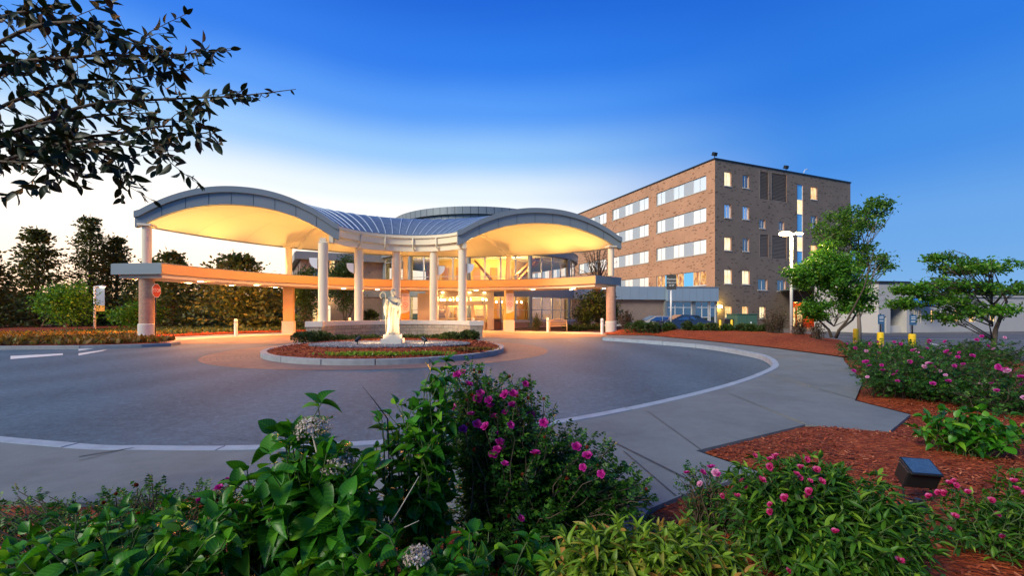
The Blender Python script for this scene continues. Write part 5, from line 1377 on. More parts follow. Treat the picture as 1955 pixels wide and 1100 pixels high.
def shrub(name, lab, cat, base, ells, nst, leaf, mat, spacing, size, group=None, frac=.35, flowers=(), stemm='twig', r0=.006, arch=.2, **kw):
    o = thing(name, lab, cat, base, 0, group)
    tips, d = ellpts(nst, ells, .33, .75)
    br = np.array(base); sp_ = max(e[1][0] for e in ells)*.35
    paths = []
    for t in tips:
        b = br+np.array([(t[0]-br[0])*.45+rng.normal(0, sp_*.3), (t[1]-br[1])*.45+rng.normal(0, sp_*.3), 0]); paths.append(stem_path(b, t, 7, arch, size*.15))
    stems_mesh(paths, r0, r0*.35, M[stemm], o); foliage(o, paths, leaf, mat, spacing=spacing, frac=frac, size=size, **kw)
    cen = tips.mean(0); tc_ = np.array(CAMV)-cen; tc_[2] = 0; tc_ /= np.linalg.norm(tc_); dv = (tips-cen)/(tips.std(0)+1e-6)
    sc0 = dv[:, 0]*tc_[0]+dv[:, 1]*tc_[1]+dv[:, 2]*1.0+rng.normal(0, 1.0, len(tips)); order = np.argsort(-sc0); k = 0
    for (me, nm, cnt, sz) in flowers:
        for _ in range(cnt):
            p = paths[order[k % len(order)]]; k += 1
            toc = (np.array(CAMV)-p[-1]); toc /= np.linalg.norm(toc)
            dd = np.array([0, 0, .7])+toc*.55+rng.normal(0, .35, 3)
            place(me, nm, o, p[-1]+toc*size*.45+np.array([rng.normal(0, .01), 0, .012]) if k <= len(order) else p[-2]+rng.normal(0, .03, 3), dd, sz*rng.uniform(.75, 1.2))
    return o, paths
def E(px, py, Y, rx, rz, ry=None):      # ellipsoid from pixel measurements
    k = Y/F; return (P(px, py, Y), (rx*k, ry if ry else rx*k, rz*k))
def W(v): return (v.x, v.y, v.z)

# --- hydrangeas
def hydrangea(lab, basepx, Y, ells, n, size, heads=()):
    base = P(basepx, 600, Y); base.z = .12
    o, paths = shrub('hydrangea', lab, 'shrub', tuple(base), ells, n, BIG, M['hyd'], .085, size, 'hydrangeas in the near bed', frac=.45, stemm='greenstem', r0=.0055, arch=.2, up=.35, droop=.25)
    for (px, py, r) in heads:
        c = np.array(P(px, py, Y-.06)); R_ = r*Y/F; k = 520
        d = rng.normal(size=(k, 3)); d /= np.linalg.norm(d, axis=1, keepdims=True); d[:, 2] = np.where(d[:, 2] < -.3, -d[:, 2], d[:, 2])
        O = c+d*R_*np.array([1, 1, .75])*rng.uniform(.75, 1.05, (k, 1)); X, Yv, Z = frames(rng.normal(size=(k, 3)), d)
        FL_ = ([(0, 0, 0), (-.45, .35, .1), (0, 1, 0), (.45, .35, .1)], [(0, 3, 2, 1)])
        scatter('dried_flower_head', FL_[0], FL_[1], X, Yv, Z, O, rng.uniform(.6, 1.2, k)*.0095, M['dried'], o)
        MB().tube([tuple(c+np.array([0, 0, -R_*.3])), tuple(c+np.array([.03, .05, -.25])), (c[0]+.05, c[1]+.1, .5)], [.0035, .004, .006], 6).build('dry_stem', M['drystem'], o, smooth=True)
    return o
hydrangea('large leaved hydrangea with two dried flower heads, left of centre', 560, 1.75, [E(600, 985, 1.75, 150, 165, .3), E(600, 870, 1.75, 75, 95, .15), E(470, 960, 1.7, 90, 95, .2), E(690, 960, 1.8, 70, 120, .2)], 88, .118, [(597, 822, 32), (645, 890, 33)])
hydrangea('tall light green hydrangea shoots just left of the pink rose bush', 810, 2.0, [E(800, 940, 2.0, 100, 200, .2), E(835, 760, 2.0, 38, 80, .08), E(760, 830, 2.0, 50, 80, .12)], 62, .085)
hydrangea('low hydrangea leaves in the bottom left corner of the bed', 250, 1.55, [E(250, 1050, 1.55, 160, 85, .22), E(60, 1080, 1.6, 120, 90, .2), E(420, 1030, 1.55, 80, 70, .2)], 78, .09)
hydrangea('small hydrangea with a dried cluster at the bottom edge of the picture', 850, 1.5, [E(850, 1085, 1.5, 85, 55, .12), E(720, 1080, 1.5, 90, 60, .12), E(960, 1090, 1.75, 110, 70, .2)], 62, .085, [(795, 1065, 24)])
# --- roses
def rosebush(lab, basepx, Y, ells, n, fl, size=.085, spacing=.05, pale=0, buds=0, fsz=.03, **kw):
    base = P(basepx, 600, Y); base.z = .12 if Y < 9 else .0
    return shrub('rose_bush', lab, 'shrub', tuple(base), ells, n, COMP, M['rose'], spacing, size, 'pink rose bushes', frac=.3, flowers=[(ROSE, 'rose_flower', fl, fsz), (ROSE2, 'pale_rose_flower', pale, fsz*.9), (BUD, 'rose_bud', buds, fsz*.7)], r0=.005, pair=False, up=.3, droop=.1, **kw)[0]
rosebush('largest pink rose bush, at the centre of the near bed', 980, 2.35, [E(960, 850, 2.35, 115, 125, .32), E(1000, 990, 2.35, 150, 110, .35), E(900, 790, 2.4, 60, 90, .15), E(1090, 900, 2.35, 90, 80, .25), E(1185, 955, 2.35, 60, 55, .2)], 560, 34, buds=30, fsz=.026, size=.10, spacing=.04)
rosebush('low rose bush with pink blooms in the lower left corner by the walk', 270, 1.9, [E(300, 985, 1.9, 130, 55, .22), E(180, 1010, 1.9, 110, 60, .22), E(30, 1010, 1.95, 120, 70, .2), E(440, 960, 1.9, 50, 40, .15)], 270, 10, size=.065, buds=10, fsz=.024)
rosebush('small rose bush at the front corner of the bark bed', 1350, 2.6, [E(1350, 935, 2.6, 55, 50, .18), E(1400, 960, 2.6, 60, 50, .18)], 75, 4, size=.065, pale=2, fsz=.026)
rosebush('rose bush on the far right nearest the concrete walk, dotted with blooms', 1730, 6.8, [E(1730, 730, 6.6, 95, 55, .8), E(1820, 740, 6.4, 90, 70, .8), E(1700, 700, 7.4, 60, 40, .7)], 620, 26, size=.11, spacing=.065, pale=10, fsz=.034)
rosebush('rose bush behind the nearest one, along the end of the walk', 1690, 9.6, [E(1690, 682, 9.6, 70, 30, .9), E(1770, 690, 9.2, 80, 40, .9), E(1880, 690, 9.0, 90, 45, .9)], 460, 18, size=.14, spacing=.085, pale=9, fsz=.042)
rosebush('farthest rose bush at the tip of the berm, before the yellow bollards', 1650, 12.0, [E(1650, 668, 12.0, 34, 15, .8), E(1730, 676, 12.0, 50, 11, .8)], 200, 9, size=.17, spacing=.10, pale=3, fsz=.05)
rosebush('rose bush beyond the right edge path, under the overhanging branches', 1920, 5.6, [E(1925, 770, 5.6, 90, 70, .6), E(2000, 760, 5.6, 80, 70, .6)], 230, 14, size=.12, spacing=.08, pale=5, fsz=.04)
# --- weigela and lime shrub
def flowering(name, lab, basepx, Y, ells, n, mat, size, fl, grp=None, leaf=LANCE, sp=.042, fsz=.022):
    base = P(basepx, 600, Y); base.z = .12
    return shrub(name, lab, 'shrub', tuple(base), ells, n, leaf, mat, sp, size, grp, frac=.35, flowers=[(TRUMP, 'flower', fl, fsz)] if fl else (), stemm='greenstem', r0=.004, up=.75, droop=.02, whorl_tip=4)
flowering('weigela', 'wide green weigela with red pink trumpet flowers beside the floodlight', 1560, 2.15, [E(1560, 1010, 2.15, 190, 120, .35), E(1480, 940, 2.2, 90, 70, .22), E(1660, 1010, 2.1, 110, 80, .25), E(1560, 905, 2.25, 60, 30, .15), E(1620, 1090, 2.0, 160, 60, .3)], 500, M['weig'], .074, 28)
o, pp = flowering('lime_shrub', 'low lime green shrub with copper tips at the bottom edge', 1220, 1.65, [E(1150, 1085, 1.65, 110, 70, .15), E(1290, 1075, 1.65, 110, 75, .18), E(1370, 1095, 1.7, 70, 65, .15)], 230, M['lime'], .085, 0, sp=.035)
flowering('weigela', 'weigela at the right edge of the near bed, beyond the floodlight', 1880, 2.3, [E(1900, 1030, 2.3, 110, 110, .3), E(1990, 1000, 2.4, 90, 120, .3)], 120, M['weig'], .068, 18)
hyd2 = hydrangea('young bright hydrangea at the right edge above the floodlight', 1815, 4.0, [E(1815, 830, 4.0, 60, 60, .28), E(1890, 850, 3.9, 70, 70, .28)], 60, .11)
# dry twigs standing in the bed
for i, (a, b, lab) in enumerate((((720, 1035), (800, 910), 'bare pale twig arching over the hydrangea leaves'), ((700, 1030), (800, 995), 'lower bare pale twig near the bottom of the hydrangea'), ((740, 800), (692, 738), 'thin dark bare twig leaning left of the tall green shoots'))):
    p0 = P(*a, 1.7 if i < 2 else 1.95); p1 = P(*b, 1.6 if i < 2 else 1.95); mid = (p0+p1)/2+Vector((.0, 0, -.012 if i < 2 else .004))
    t_ = thing('bare_twig', lab, 'twig', (p0.x, p0.y, .12))
    MB().tube([(p0.x, p0.y+.1, .12), p0, mid, p1], [.004, .0035, .0025, .001], 6).build('stem', M['drystem'] if i < 2 else M['bronze'], t_, smooth=True)

# --- island planting
def yew(lab, px, py, Y, rx, rz, n=1500, mat='yew', nm='yew_shrub', grp='evergreen shrubs in front of the stone wall', size=.11, z0=.2, shape=DIA):
    c = P(px, py, Y); k = Y/F; root = thing(nm, lab, 'shrub', (c.x, c.y, z0), 0, grp)
    ells = [(c, (rx*k, rx*k*.8, rz*k))]
    for _ in range(4): ells.append((c+Vector((rng.normal(0, rx*k*.45), rng.normal(0, rx*k*.35), rng.uniform(-.2, .35)*rz*k)), (rx*k*.5, rx*k*.5, rz*k*.62)))
    O, d = ellpts(n, ells, .22, .6); O[:, 2] = np.maximum(O[:, 2], z0-.03); X, Yv, Z = frames(d+rng.normal(0, .5, d.shape)+np.array([0, 0, .35]))
    scatter('foliage', shape[0], shape[1], X, Yv, Z, O, rng.uniform(.6, 1.3, n)*size, M[mat], root)
    mb = MB()
    for _ in range(9):
        t = O[rng.integers(n)]; mb.tube([(c.x+rng.normal(0, .1), c.y+rng.normal(0, .1), z0-.05), ((c.x+t[0])/2, (c.y+t[1])/2, (z0+t[2])/2+.05), tuple(t)], [.02, .012, .005], 5)
    mb.build('branches', M['twig'], root); return root
yew('broad dark evergreen at the left end of the stone wall', 603, 647, 19.5, 32, 13, 2600); yew('dark evergreen in front of the wall right of the statue spotlight', 862, 649, 19.3, 24, 13, 2200); yew('rounded dark evergreen under the right pier of the wall', 893, 646, 20.0, 19, 14, 1800)
for i, (px, lab) in enumerate(((650, 'low evergreen clump second from the left pier of the wall'), (682, 'low evergreen clump behind the left spotlight'), (712, 'low evergreen clump just left of the statue'), (778, 'low evergreen clump just right of the statue'), (806, 'low evergreen clump behind the right spotlight'), (834, 'low golden evergreen clump left of the big right evergreen'))):
    yew(lab, px, 649, 20.3, 18, 8, 1100)
# green tufts at the front of the island
def tufts(lab, px, py, Y, rx, n, mat='lime', z0=.3):
    c = P(px, py, Y); k = Y/F; O = np.stack([rng.normal(c.x, rx*k*.5, n), rng.normal(c.y, .12, n), np.full(n, z0-.02)], 1); D = rng.normal(0, .5, (n, 3)); D[:, 2] = 1
    X, Yv, Z = frames(D); o = scatter('ground_cover', DIA[0], DIA[1], X, Yv, Z, O, rng.uniform(.06, .14, n), M[mat]); return tag(o, lab, 'ground cover', kind='stuff')
tufts('low green ground cover at the front rim of the island', 700, 680, 12.9, 70, 900, 'lime', .22); tufts('low green ground cover in the right tip of the island', 900, 670, 14.2, 35, 500, 'heath', .26); tufts('sparse green sprouts in the front right of the island', 820, 678, 13.2, 40, 250, 'lime', .22)
# left bed ground cover, orange lamplight put into its leaf colour
n = 9000; O = []
while len(O) < n:
    x = random.uniform(-34, -14.5); y = random.uniform(17, 26)
    if lb_in(Vector((x, y))) and random.random() < .45+.5*math.sin(x*1.7+y)**2: O.append((x, y, .17))
O = np.array(O); D = rng.normal(0, .6, (n, 3)); D[:, 2] = 1; X, Yv, Z = frames(D)
tag(scatter('ground_cover', DIA[0], DIA[1], X, Yv, Z, O, rng.uniform(.12, .34, n), M['heath']), 'low ground cover coloured as lamplit orange, filling the bed at the far left drive', 'ground cover', kind='stuff')
n = 9000; O = []
while len(O) < n:
    x = random.uniform(-30, -8); y = random.uniform(26, 42)
    if lb_in(Vector((x, y))): O.append((x, y, .17))
O = np.array(O); D = rng.normal(0, .6, (n, 3)); D[:, 2] = 1; X, Yv, Z = frames(D)
tag(scatter('ground_cover', DIA[0], DIA[1], X, Yv, Z, O, rng.uniform(.1, .3, n), M['yew']), 'dull green ground cover behind the left forecourt', 'ground cover', kind='stuff')

# --- row of shrubs on the berm
labs = ['first', 'second', 'third', 'fourth', 'fifth', 'sixth', 'seventh', 'eighth', 'ninth', 'tenth']
for i, px in enumerate((1222, 1250, 1280, 1308, 1335, 1360, 1385, 1412, 1440, 1462)):
    Y = 27.0-i*.35; yew('small mixed shrub on the red berm, %s from the left in the row' % labs[i], px+rng.integers(-4, 5), 628+i*.6, Y, 11+rng.integers(0, 6), 11+rng.integers(0, 6), 750, 'yew' if i % 2 else 'tree', 'berm_shrub', 'small shrubs in a row on the berm', .14, .32)
def leafy(lab, px, py, Y, rx, rz, n, mat, size=.15, nm='bushy_shrub', z0=.3, stems=22, grp=None, leafn=None):
    base = P(px, 600, Y); base.z = z0
    return shrub(nm, lab, 'shrub', tuple(base), [E(px, py, Y, rx, rz), E(px+rx*.3, py-rz*.3, Y, rx*.6, rz*.7)], stems, MID, M[mat], size*.55, size, grp, frac=.25, r0=.012, pair=False, stemm='bark', arch=.1)[0]
leafy('reddish bronze shrub at the right end of the canopy, beside the brick pier', 1195, 612, 28.5, 16, 20, 0, 'bronzeleaf', .16, stems=70); leafy('orange tinged shrub next to the bronze one on the berm', 1222, 622, 28, 14, 12, 0, 'bronzeleaf', .14, stems=55)
leafy('loose bare twigged bronze shrub in front of the utility cabinet side', 1480, 615, 22.5, 28, 32, 0, 'bronzeleaf', .13, stems=70); leafy('small bronze shrub left of the maple trunk', 1525, 625, 20.5, 16, 24, 0, 'bronzeleaf', .12, stems=50)
leafy('twiggy bronze shrub right under the maple crown', 1560, 632, 18.5, 18, 20, 0, 'bronzeleaf', .11, stems=45)
leafy('green shrub beside the bench under the lobby windows', 1022, 616, 34.2, 17, 19, 0, 'tree', .2, stems=60, z0=.05); leafy('dark shrub right of the lobby windows', 1116, 618, 36.0, 14, 24, 0, 'yew', .2, stems=60, z0=.05)
for px, lab in ((1105, 'clipped dark hedge clump behind the bench'), (1135, 'clipped dark hedge clump behind the right bollard')): yew(lab, px, 629, 34.5, 18, 8, 900, 'yew', 'hedge_clump', 'hedge clumps at the right of the lobby', .2, .05)
yew('dark round shrub behind the stone wall left of the statue', 705, 606, 38, 14, 14, 900, 'yew', 'round_shrub', None, .2, .1)
for px, lab in ((520, 'low hedge clump left of the square pier'), (486, 'low hedge clump behind the left bollard'), (555, 'low hedge clump behind the square pier')): yew(lab, px, 621, 37, 22, 9, 1000, 'yew', 'hedge_clump', 'hedge clumps under the left trees', .22, .1)

# --- trees
def tree(name, lab, x, y, z0, h, trunk_h, ells, n, size, mat, tr=.12, limbs=16, bark='bark', grp=None, shape=DIA, clump=.35, per=26, multi=1, shell=.4, nmin=None):
    o = thing(name, lab, 'tree', (x, y, z0), 0, grp)
    nc = max(30, n//per); cc, d = ellpts(nc, ells, shell); k = rng.integers(0, nc, n)
    O = cc[k]+rng.normal(0, clump, (n, 3))*np.array([1, 1, .7]); X, Y, Z = frames(rng.normal(size=(n, 3))+np.array([0, 0, -.2]), rng.normal(size=(n, 3))*.8+np.array([0, 0, 1.0]))
    scatter('crown', shape[0], shape[1], X, Y, Z, O, rng.uniform(.6, 1.35, n)*size, M[mat], o, shape[2])
    mb = MB(); top = z0+h*.85
    for m_ in range(multi):
        ox, oy = (rng.normal(0, .25), rng.normal(0, .25)) if multi > 1 else (0, 0)
        mb.tube([(x+ox*.2, y+oy*.2, z0-.1), (x+ox*.5+.02, y+oy*.5, z0+trunk_h*.5), (x+ox*1.5+rng.normal(0, .08), y+oy*1.5, z0+trunk_h+.2), (x+ox*3+rng.normal(0, .2), y+oy*3, (z0+trunk_h+top)/2), (x+ox*4, y+oy*4, top)], [tr*1.25, tr, tr*.8, tr*.45, tr*.12], 9)
    for i in range(limbs):
        t = cc[rng.integers(nc)]; zb = min(max(z0+trunk_h*.8, t[2]-abs(rng.normal(.3, .5))*h*.35), top*.9+z0*.1); f = (zb-z0)/max(.1, h)
        a = np.array([x, y, zb]); m = (a+t)/2+np.array([0, 0, .08*h*rng.random()])
        mb.tube([tuple(a), tuple(m), tuple(t)], [tr*.42*(1-f*.7), tr*.22*(1-f*.6), .012], 5)
        for _ in range(2):
            t2 = t+rng.normal(0, clump*1.6, 3); mb.tube([tuple(m), tuple((m+t2)/2+rng.normal(0, .05, 3)), tuple(t2)], [tr*.14, .014, .006], 4)
    mb.build('trunk', M[bark], o, smooth=True); return o
def T(name, lab, px, Y, z0, top, bot, w, n, size, mat, tr=.15, grp=None, crown=None, **kw):
    x = (px-CX)/F*Y; zt = H+(HY-top)/F*Y; zb = H+(HY-bot)/F*Y; c = Vector((x, Y, (zt+zb)/2)); k = Y/F; rz = (zt-zb)/2
    ells = crown or [(c+Vector((0, 0, -.1*rz)), (w*k*.5, w*k*.5, rz*.85)), (c+Vector((w*k*.12, 0, rz*.45)), (w*k*.3, w*k*.3, rz*.55)), (c+Vector((-w*k*.2, -.2, rz*.1)), (w*k*.33, w*k*.33, rz*.5))]
    return tree(name, lab, x, Y, z0, zt-z0, max(.6, zb-z0), ells, n, size, M_key(mat), tr, grp=grp, **kw)
def M_key(m): return m
def conifer(lab, px, Y, top, w, n, mat='pine', z0=0, bot=615, grp=None, size=.3, layers=11, sparse=.0, nm='pine_tree'):
    x = (px-CX)/F*Y; k = Y/F; zt = H+(HY-top)*k; zb = H+(HY-bot)*k; h = zt-zb
    o = thing(nm, lab, 'tree', (x, Y, z0), 0, grp); O = []; D = []; mb = MB()
    mb.tube([(x, Y, z0-.2), (x+.05, Y, (z0+zt)/2), (x, Y, zt)], [.05+.02*h, .03+.01*h, .02], 8)
    for L in range(layers):
        f = (L+.3*rng.random())/layers; z = zb+h*f; rr = w*k*.5*(1-f)**.75*rng.uniform(.75, 1.15)+.15
        nb = int(7+3*(1-f))
        for b in range(nb):
            a = 2*PI*b/nb+rng.uniform(-.4, .4); r = rr*rng.uniform(.65, 1.15); e = np.array([x+r*math.cos(a), Y+r*math.sin(a), z+r*rng.uniform(-.05, .32)]); s0 = np.array([x, Y, z])
            mb.tube([tuple(s0), tuple((s0+e)/2+np.array([0, 0, -.05*r])), tuple(e)], [.035, .02, .006], 4)
            m = max(6, int(n/layers/nb)); t = rng.random(m)**.6; q = s0+(e-s0)*t[:, None]+rng.normal(0, .15*rr+.14, (m, 3))*np.array([1, 1, .75]); O.append(q)
            dd = np.tile((e-s0)/np.linalg.norm(e-s0), (m, 1))+rng.normal(0, .7, (m, 3)); D.append(dd)
    O = np.concatenate(O); D = np.concatenate(D); X, Yv, Z = frames(D)
    scatter('crown', DIA[0], DIA[1], X, Yv, Z, O, rng.uniform(.5, 1.2, len(O))*size, M[mat], o); mb.build('trunk', M['bark'], o, smooth=True); return o
gl = 'background trees left of the forecourt'
conifer('tallest evergreen at far left, rising above the street lamp', 172, 42, 408, 105, 6480, 'pine', 0, 625, gl, .30, 14)
conifer('pointed evergreen second from the left, behind the lamp', 222, 44, 452, 100, 5616, 'pine', 0, 622, gl, .34, 13)
conifer('evergreen right behind the round brick pier', 288, 42, 490, 110, 3888, 'pine', 0, 622, gl, .34, 10)
conifer('wide spreading pine lit orange, between the left pier and the bollard', 330, 38, 478, 130, 3888, 'pine', 0, 618, gl, .36, 10)
conifer('broad low pine lit orange, directly behind the left bollard', 455, 35.5, 484, 165, 5184, 'pine', 0, 612, gl, .38, 9)
conifer('dark low evergreen between the two lit pines', 395, 41, 520, 100, 2592, 'pine', 0, 620, gl, .34, 9)
conifer('dark evergreen left of the square pier', 520, 43, 528, 90, 2592, 'pine', 0, 620, gl, .34, 8)
T('leafy_tree', 'bright green round tree low at the far left', 128, 30, .1, 535, 625, 75, 5000, .17, 'maple', .1, gl, limbs=14)
T('leafy_tree', 'green young tree below the left lamp banner', 265, 36, .1, 575, 632, 80, 3500, .18, 'maple', .08, gl, limbs=12)
T('leafy_tree', 'low green tree seen through the gap left of the bollard', 385, 45, .1, 588, 625, 60, 2400, .2, 'maple', .08, gl, limbs=10)
conifer('dark evergreen left of the tallest one, toward the left edge', 70, 40, 430, 130, 5184, 'pine', 0, 628, gl, .36, 12); conifer('evergreen at the very left edge', -30, 36, 470, 130, 3888, 'pine', 0, 628, gl, .36, 11)
# far wood line left and right so that no bare horizon shows
O = []; n = 26000
xs_ = rng.uniform(-95, -22, n); ys_ = rng.uniform(58, 75, n); hh = 2.6+1.0*np.sin(xs_*.35)+1.2*np.sin(xs_*.9+2); O = np.stack([xs_, ys_, rng.random(n)**.8*hh], 1); X, Yv, Z = frames(rng.normal(size=(n, 3)))
tag(scatter('distant_wood', DIA[0], DIA[1], X, Yv, Z, O, rng.uniform(.5, 1.1, n), M['tree']), 'dark far wood behind the left trees', 'woodland', kind='stuff')
n = 14000; xs_ = rng.uniform(48, 120, n); ys_ = rng.uniform(64, 80, n); hh = 5+1.5*np.sin(xs_*.3); O = np.stack([xs_, ys_, rng.random(n)**.8*hh], 1); X, Yv, Z = frames(rng.normal(size=(n, 3)))
tag(scatter('distant_wood', DIA[0], DIA[1], X, Yv, Z, O, rng.uniform(.5, 1.1, n), M['tree']), 'dark far wood behind the service building', 'woodland', kind='stuff')
# trees by the lobby
T('columnar_tree', 'upright bushy evergreen just right of the square pier', 583, 33.5, .1, 500, 630, 52, 6000, .17, 'tree', .08, None, limbs=18, clump=.25)
T('leafy_tree', 'multi stemmed tree between the first two front columns', 657, 37.0, .1, 486, 600, 62, 6500, .18, 'tree', .07, None, limbs=20, multi=3, clump=.3)
x = (1140-CX)/F*36; k = 36/F
crown = [(P(1135, 580, 36), (38*k, 38*k, 26*k)), (P(1160, 600, 36), (22*k, 20*k, 18*k)), (P(1120, 600, 36), (22*k, 20*k, 14*k))]
T('leafy_tree', 'tree with bare rising branches between the lobby and the right brick pier', 1142, 36, .1, 405, 620, 80, 5200, .19, 'tree', .13, None, crown=crown, limbs=18, clump=.3)
o = [q for q in COL.objects if q.get('label', '').startswith('tree with bare rising')][0]
paths = []
for i in range(46):
    px = rng.uniform(1092, 1180); py = rng.uniform(405, 520)+abs(px-1142)*.9; paths.append(stem_path((x+rng.normal(0, .1), 36+rng.normal(0, .1), rng.uniform(2.2, 4)), tuple(P(px, py, 36+rng.uniform(-1.2, 1.2))), 7, .05, .06))
stems_mesh(paths, .04, .008, M['bark'], o, 'bare_limb', 5); foliage(o, paths, MID, M['bronzeleaf'], 'upper_leaves', spacing=.28, frac=.4, size=.2, pair=False)
# the two trees at the right
k = 22/F
crown = [(P(1598, 540, 22), (52*k, 50*k, 62*k)), (P(1525, 527, 21.6), (30*k, 30*k, 17*k)), (P(1560, 520, 21.8), (40*k, 30*k, 22*k)), (P(1590, 492, 22), (34*k, 36*k, 30*k)), (P(1636, 575, 22), (28*k, 36*k, 34*k)), (P(1560, 590, 22), (30*k, 30*k, 18*k))]
T('maple_tree', 'dense bright green maple on the berm, right of the lamp post', 1592, 22, .3, 460, 628, 150, 12500, .165, 'maple', .06, 'right hand trees on the berm', crown=crown, limbs=40, multi=3, clump=.17, per=60)
k = 27/F
crown = [(P(1600, 435, 27), (38*k, 40*k, 34*k)), (P(1650, 415, 27), (34*k, 40*k, 34*k)), (P(1672, 398, 27), (22*k, 30*k, 18*k)), (P(1672, 505, 27), (28*k, 30*k, 18*k)), (P(1635, 475, 27), (34*k, 30*k, 40*k)), (P(1580, 460, 27), (20*k, 30*k, 22*k))]
T('birch_tree', 'taller airy tree rising behind the maple against the sky', 1640, 27, -.4, 380, 600, 150, 6200, .18, 'birch', .11, 'right hand trees on the berm', crown=crown, limbs=46, bark='palebark', clump=.20, per=52)
k = 15/F
crown = [(P(1790, 570, 15), (52*k, 50*k, 10*k)), (P(1745, 552, 15), (38*k, 30*k, 8*k)), (P(1870, 510, 15), (75*k, 60*k, 12*k)), (P(1880, 590, 15), (60*k, 60*k, 14*k)), (P(1790, 492, 15.2), (36*k, 20*k, 6*k)), (P(1728, 580, 15), (28*k, 20*k, 10*k)), (P(1810, 541, 15), (50*k, 40*k, 7*k)), (P(1800, 606, 15), (36*k, 40*k, 6*k)), (P(1880, 550, 15), (60*k, 50*k, 9*k))]
T('locust_tree', 'feathery layered tree reaching in from the right edge', 1895, 15, -.3, 480, 640, 200, 9000, .11, 'maple', .08, 'right hand trees on the berm', crown=crown, limbs=44, clump=.10, per=36)
# --- overhanging crabapple at the top left
base = Vector((-3.6, 2.35, .1)); ct_ = thing('crabapple_tree', 'dark overhanging tree branch with drooping leaves in the top left sky', 'tree', tuple(base))
def PB(l, Y=2.25): return [P(a, b, Y+.06*math.sin(i*2+a*.01)) for i, (a, b) in enumerate(l)]
main = [PB([(-330, 420), (-60, 290), (150, 205), (300, 190), (450, 183), (565, 170)]), PB([(-330, 380), (-60, 150), (150, 108), (300, 106), (440, 95)], 2.2), PB([(-300, 430), (0, 280), (200, 258), (330, 240), (375, 262)], 2.3),
        PB([(-300, 440), (0, 310), (150, 270), (270, 282), (330, 300)], 2.2), PB([(-300, 450), (20, 300), (160, 290), (250, 310)], 2.3), PB([(-300, 300), (0, 80), (150, 42), (250, 75), (330, 100)], 2.15), PB([(-300, 260), (-50, 60), (60, 20), (130, 30)], 2.25), PB([(-300, 440), (-60, 240), (120, 160), (250, 150), (350, 130)], 2.3), PB([(-300, 480), (-80, 300), (60, 240), (200, 220), (300, 215)], 2.2), PB([(-300, 450), (-100, 320), (40, 310), (150, 320)], 2.25), PB([(-300, 330), (-80, 180), (40, 130), (140, 90)], 2.3)]
fine = []
for m_ in main:
    q = [Vector(v) for v in catmull([tuple(a) for a in m_], 5)]; fine.append(np.array([tuple(a) for a in q]))
tw = []
for p in fine:
    for _ in range(15 if p is not fine[0] else 20):
        i = rng.integers(len(p)//3, len(p)-1); a = p[i]; L = rng.uniform(.05, .17)*(1.0 if a[0] > -1.75 else 1.5); 
        if a[0] > -1.45: L *= .45
        b = a+np.array([rng.normal(.3, .7), rng.normal(0, .5), rng.normal(-.1, .5)])*L; tw.append(stem_path(a, b, 4, .0, .004))
mb = MB()
for p in fine: mb.tube([tuple(q) for q in p], list(np.linspace(.012, .0016, len(p))), 6, cap=False)
for p in tw: mb.tube([tuple(q) for q in p], list(np.linspace(.0022, .0012, len(p))), 4, cap=False)
mb.build('branches', M['bark'], ct_, smooth=True)
MB().tube([(base.x, base.y, 0), (base.x+.05, base.y, 1.0), (base.x+.12, base.y, 1.9), (base.x+.1, base.y, 2.6)], [.10, .08, .06, .03], 10).build('trunk', M['bark'], ct_, smooth=True)
O, D, Nn, S = leaves_on(fine+tw, spacing=.028, frac=.22, size=.080, pair=False, up=.5, droop=.6, whorl_tip=1)
keep = rng.random(len(O)) < np.where(O[:, 0] > -1.5,   .7, .97); O, D, Nn, S = O[keep], D[keep], Nn[keep], S[keep]
S *= np.where(O[:, 0] > -1.35, .6, 1.0)
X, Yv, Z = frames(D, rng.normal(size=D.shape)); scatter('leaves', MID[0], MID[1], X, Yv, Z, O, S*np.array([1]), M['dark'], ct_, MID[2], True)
# ------------------------------------------------------------------ sky, sun, camera
SUN_EL, SUN_AZ = R(34), math.atan2(-.62, -.72)       # soft light from the left and behind
w = bpy.data.worlds.new('World'); SC.world = w; w.use_nodes = True; t = w.node_tree; t.nodes.clear()
out = t.nodes.new('ShaderNodeOutputWorld'); bg = t.nodes.new('ShaderNodeBackground'); t.links.new(bg.outputs[0], out.inputs[0])
tc = N(t, 'TexCoord').outputs['Generated']; sx = N(t, 'SeparateXYZ'); t.links.new(tc, sx.inputs[0])
def mth(op, a, b=None, c=None):
    m = N(t, 'Math', operation=op)
    for i, v in enumerate((a, b, c)):
        if v is None: continue
        if hasattr(v, 'links'): t.links.new(v, m.inputs[i])
        else: m.inputs[i].default_value = v
    return m.outputs[0]
r2 = mth('SQRT', mth('ADD', mth('MULTIPLY', sx.outputs[0], sx.outputs[0]), mth('MULTIPLY', sx.outputs[1], sx.outputs[1])))
dt = mth('DIVIDE', mth('ADD', mth('MULTIPLY', sx.outputs[0], -.60), mth('MULTIPLY', sx.outputs[1], .80)), mth('MAXIMUM', r2, .001))
nz = noise(t, tc, 2.2, 3, .5); e = mth('ADD', sx.outputs[2], mth('MULTIPLY', mth('SUBTRACT', nz, .5), .03))
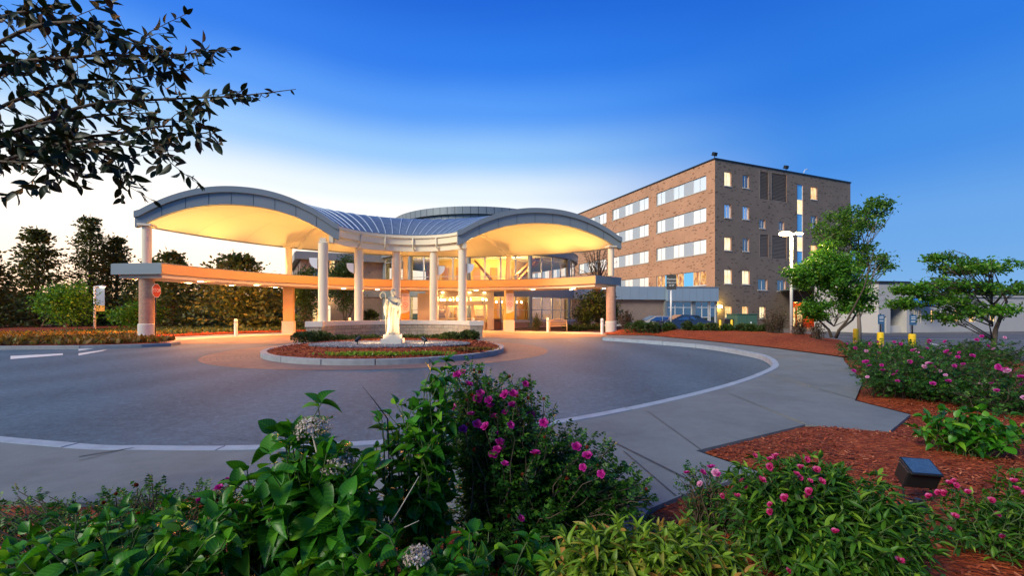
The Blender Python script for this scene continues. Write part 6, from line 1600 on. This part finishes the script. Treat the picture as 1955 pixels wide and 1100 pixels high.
left = ramp(t, e, [(0, (1.3, .80, .50)), (.09, (1.3, 1.08, .90)), (.19, (1.2, 1.14, 1.06)), (.26, (.80, .91, 1.0)), (.34, (.30, .58, .97)), (.42, (.085, .33, .94)), (.50, (.020, .20, .84)), (.60, (.008, .13, .70)), (1, (.005, .08, .45))], 'EASE')
right = ramp(t, e, [(0, (.20, .45, .80)), (.15, (.14, .38, .82)), (.28, (.055, .27, .80)), (.42, (.020, .19, .76)), (.60, (.008, .12, .64)), (1, (.005, .07, .40))], 'EASE')
mr = N(t, 'MapRange', interpolation_type='SMOOTHSTEP'); t.links.new(dt, mr.inputs[0]); mr.inputs[1].default_value = .30; mr.inputs[2].default_value = .86
col = mixc(t, mr.outputs[0], right, left)
sk = N(t, 'TexSky', sky_type='NISHITA', sun_disc=False); sk.sun_elevation = R(3); sk.sun_rotation = R(-37)
mx = mixc(t, .012, col, sk.outputs[0], 'ADD'); t.links.new(mx, bg.inputs[0]); bg.inputs[1].default_value = .87
s = bpy.data.lights.new('sun', 'SUN'); s.energy = 3.5; s.angle = R(24); s.color = (1.0, .93, .74)
so = bpy.data.objects.new('sun', s); COL.objects.link(so)
so.rotation_euler = (-Vector((math.cos(SUN_AZ)*math.cos(SUN_EL), math.sin(SUN_AZ)*math.cos(SUN_EL), math.sin(SUN_EL)))).to_track_quat('-Z', 'Y').to_euler()
cam = bpy.data.cameras.new('camera'); cam.sensor_width = 36; cam.lens = F/1955*36; cam.shift_y = (598-550)/1955; cam.clip_start = .05; cam.clip_end = 3000
co_ = bpy.data.objects.new('camera', cam); COL.objects.link(co_); co_.location = (0, 0, H); co_.rotation_euler = (PI/2, 0, 0); SC.camera = co_
SC.view_settings.view_transform = 'Standard'; SC.view_settings.look = 'None'; SC.view_settings.exposure = .2; SC.view_settings.gamma = 1
SC.cycles.max_bounces = 8; SC.cycles.diffuse_bounces = 3; SC.cycles.glossy_bounces = 3; SC.cycles.transmission_bounces = 4; SC.cycles.transparent_max_bounces = 10
SC.cycles.sample_clamp_indirect = 4; SC.cycles.caustics_reflective = False; SC.cycles.caustics_refractive = False
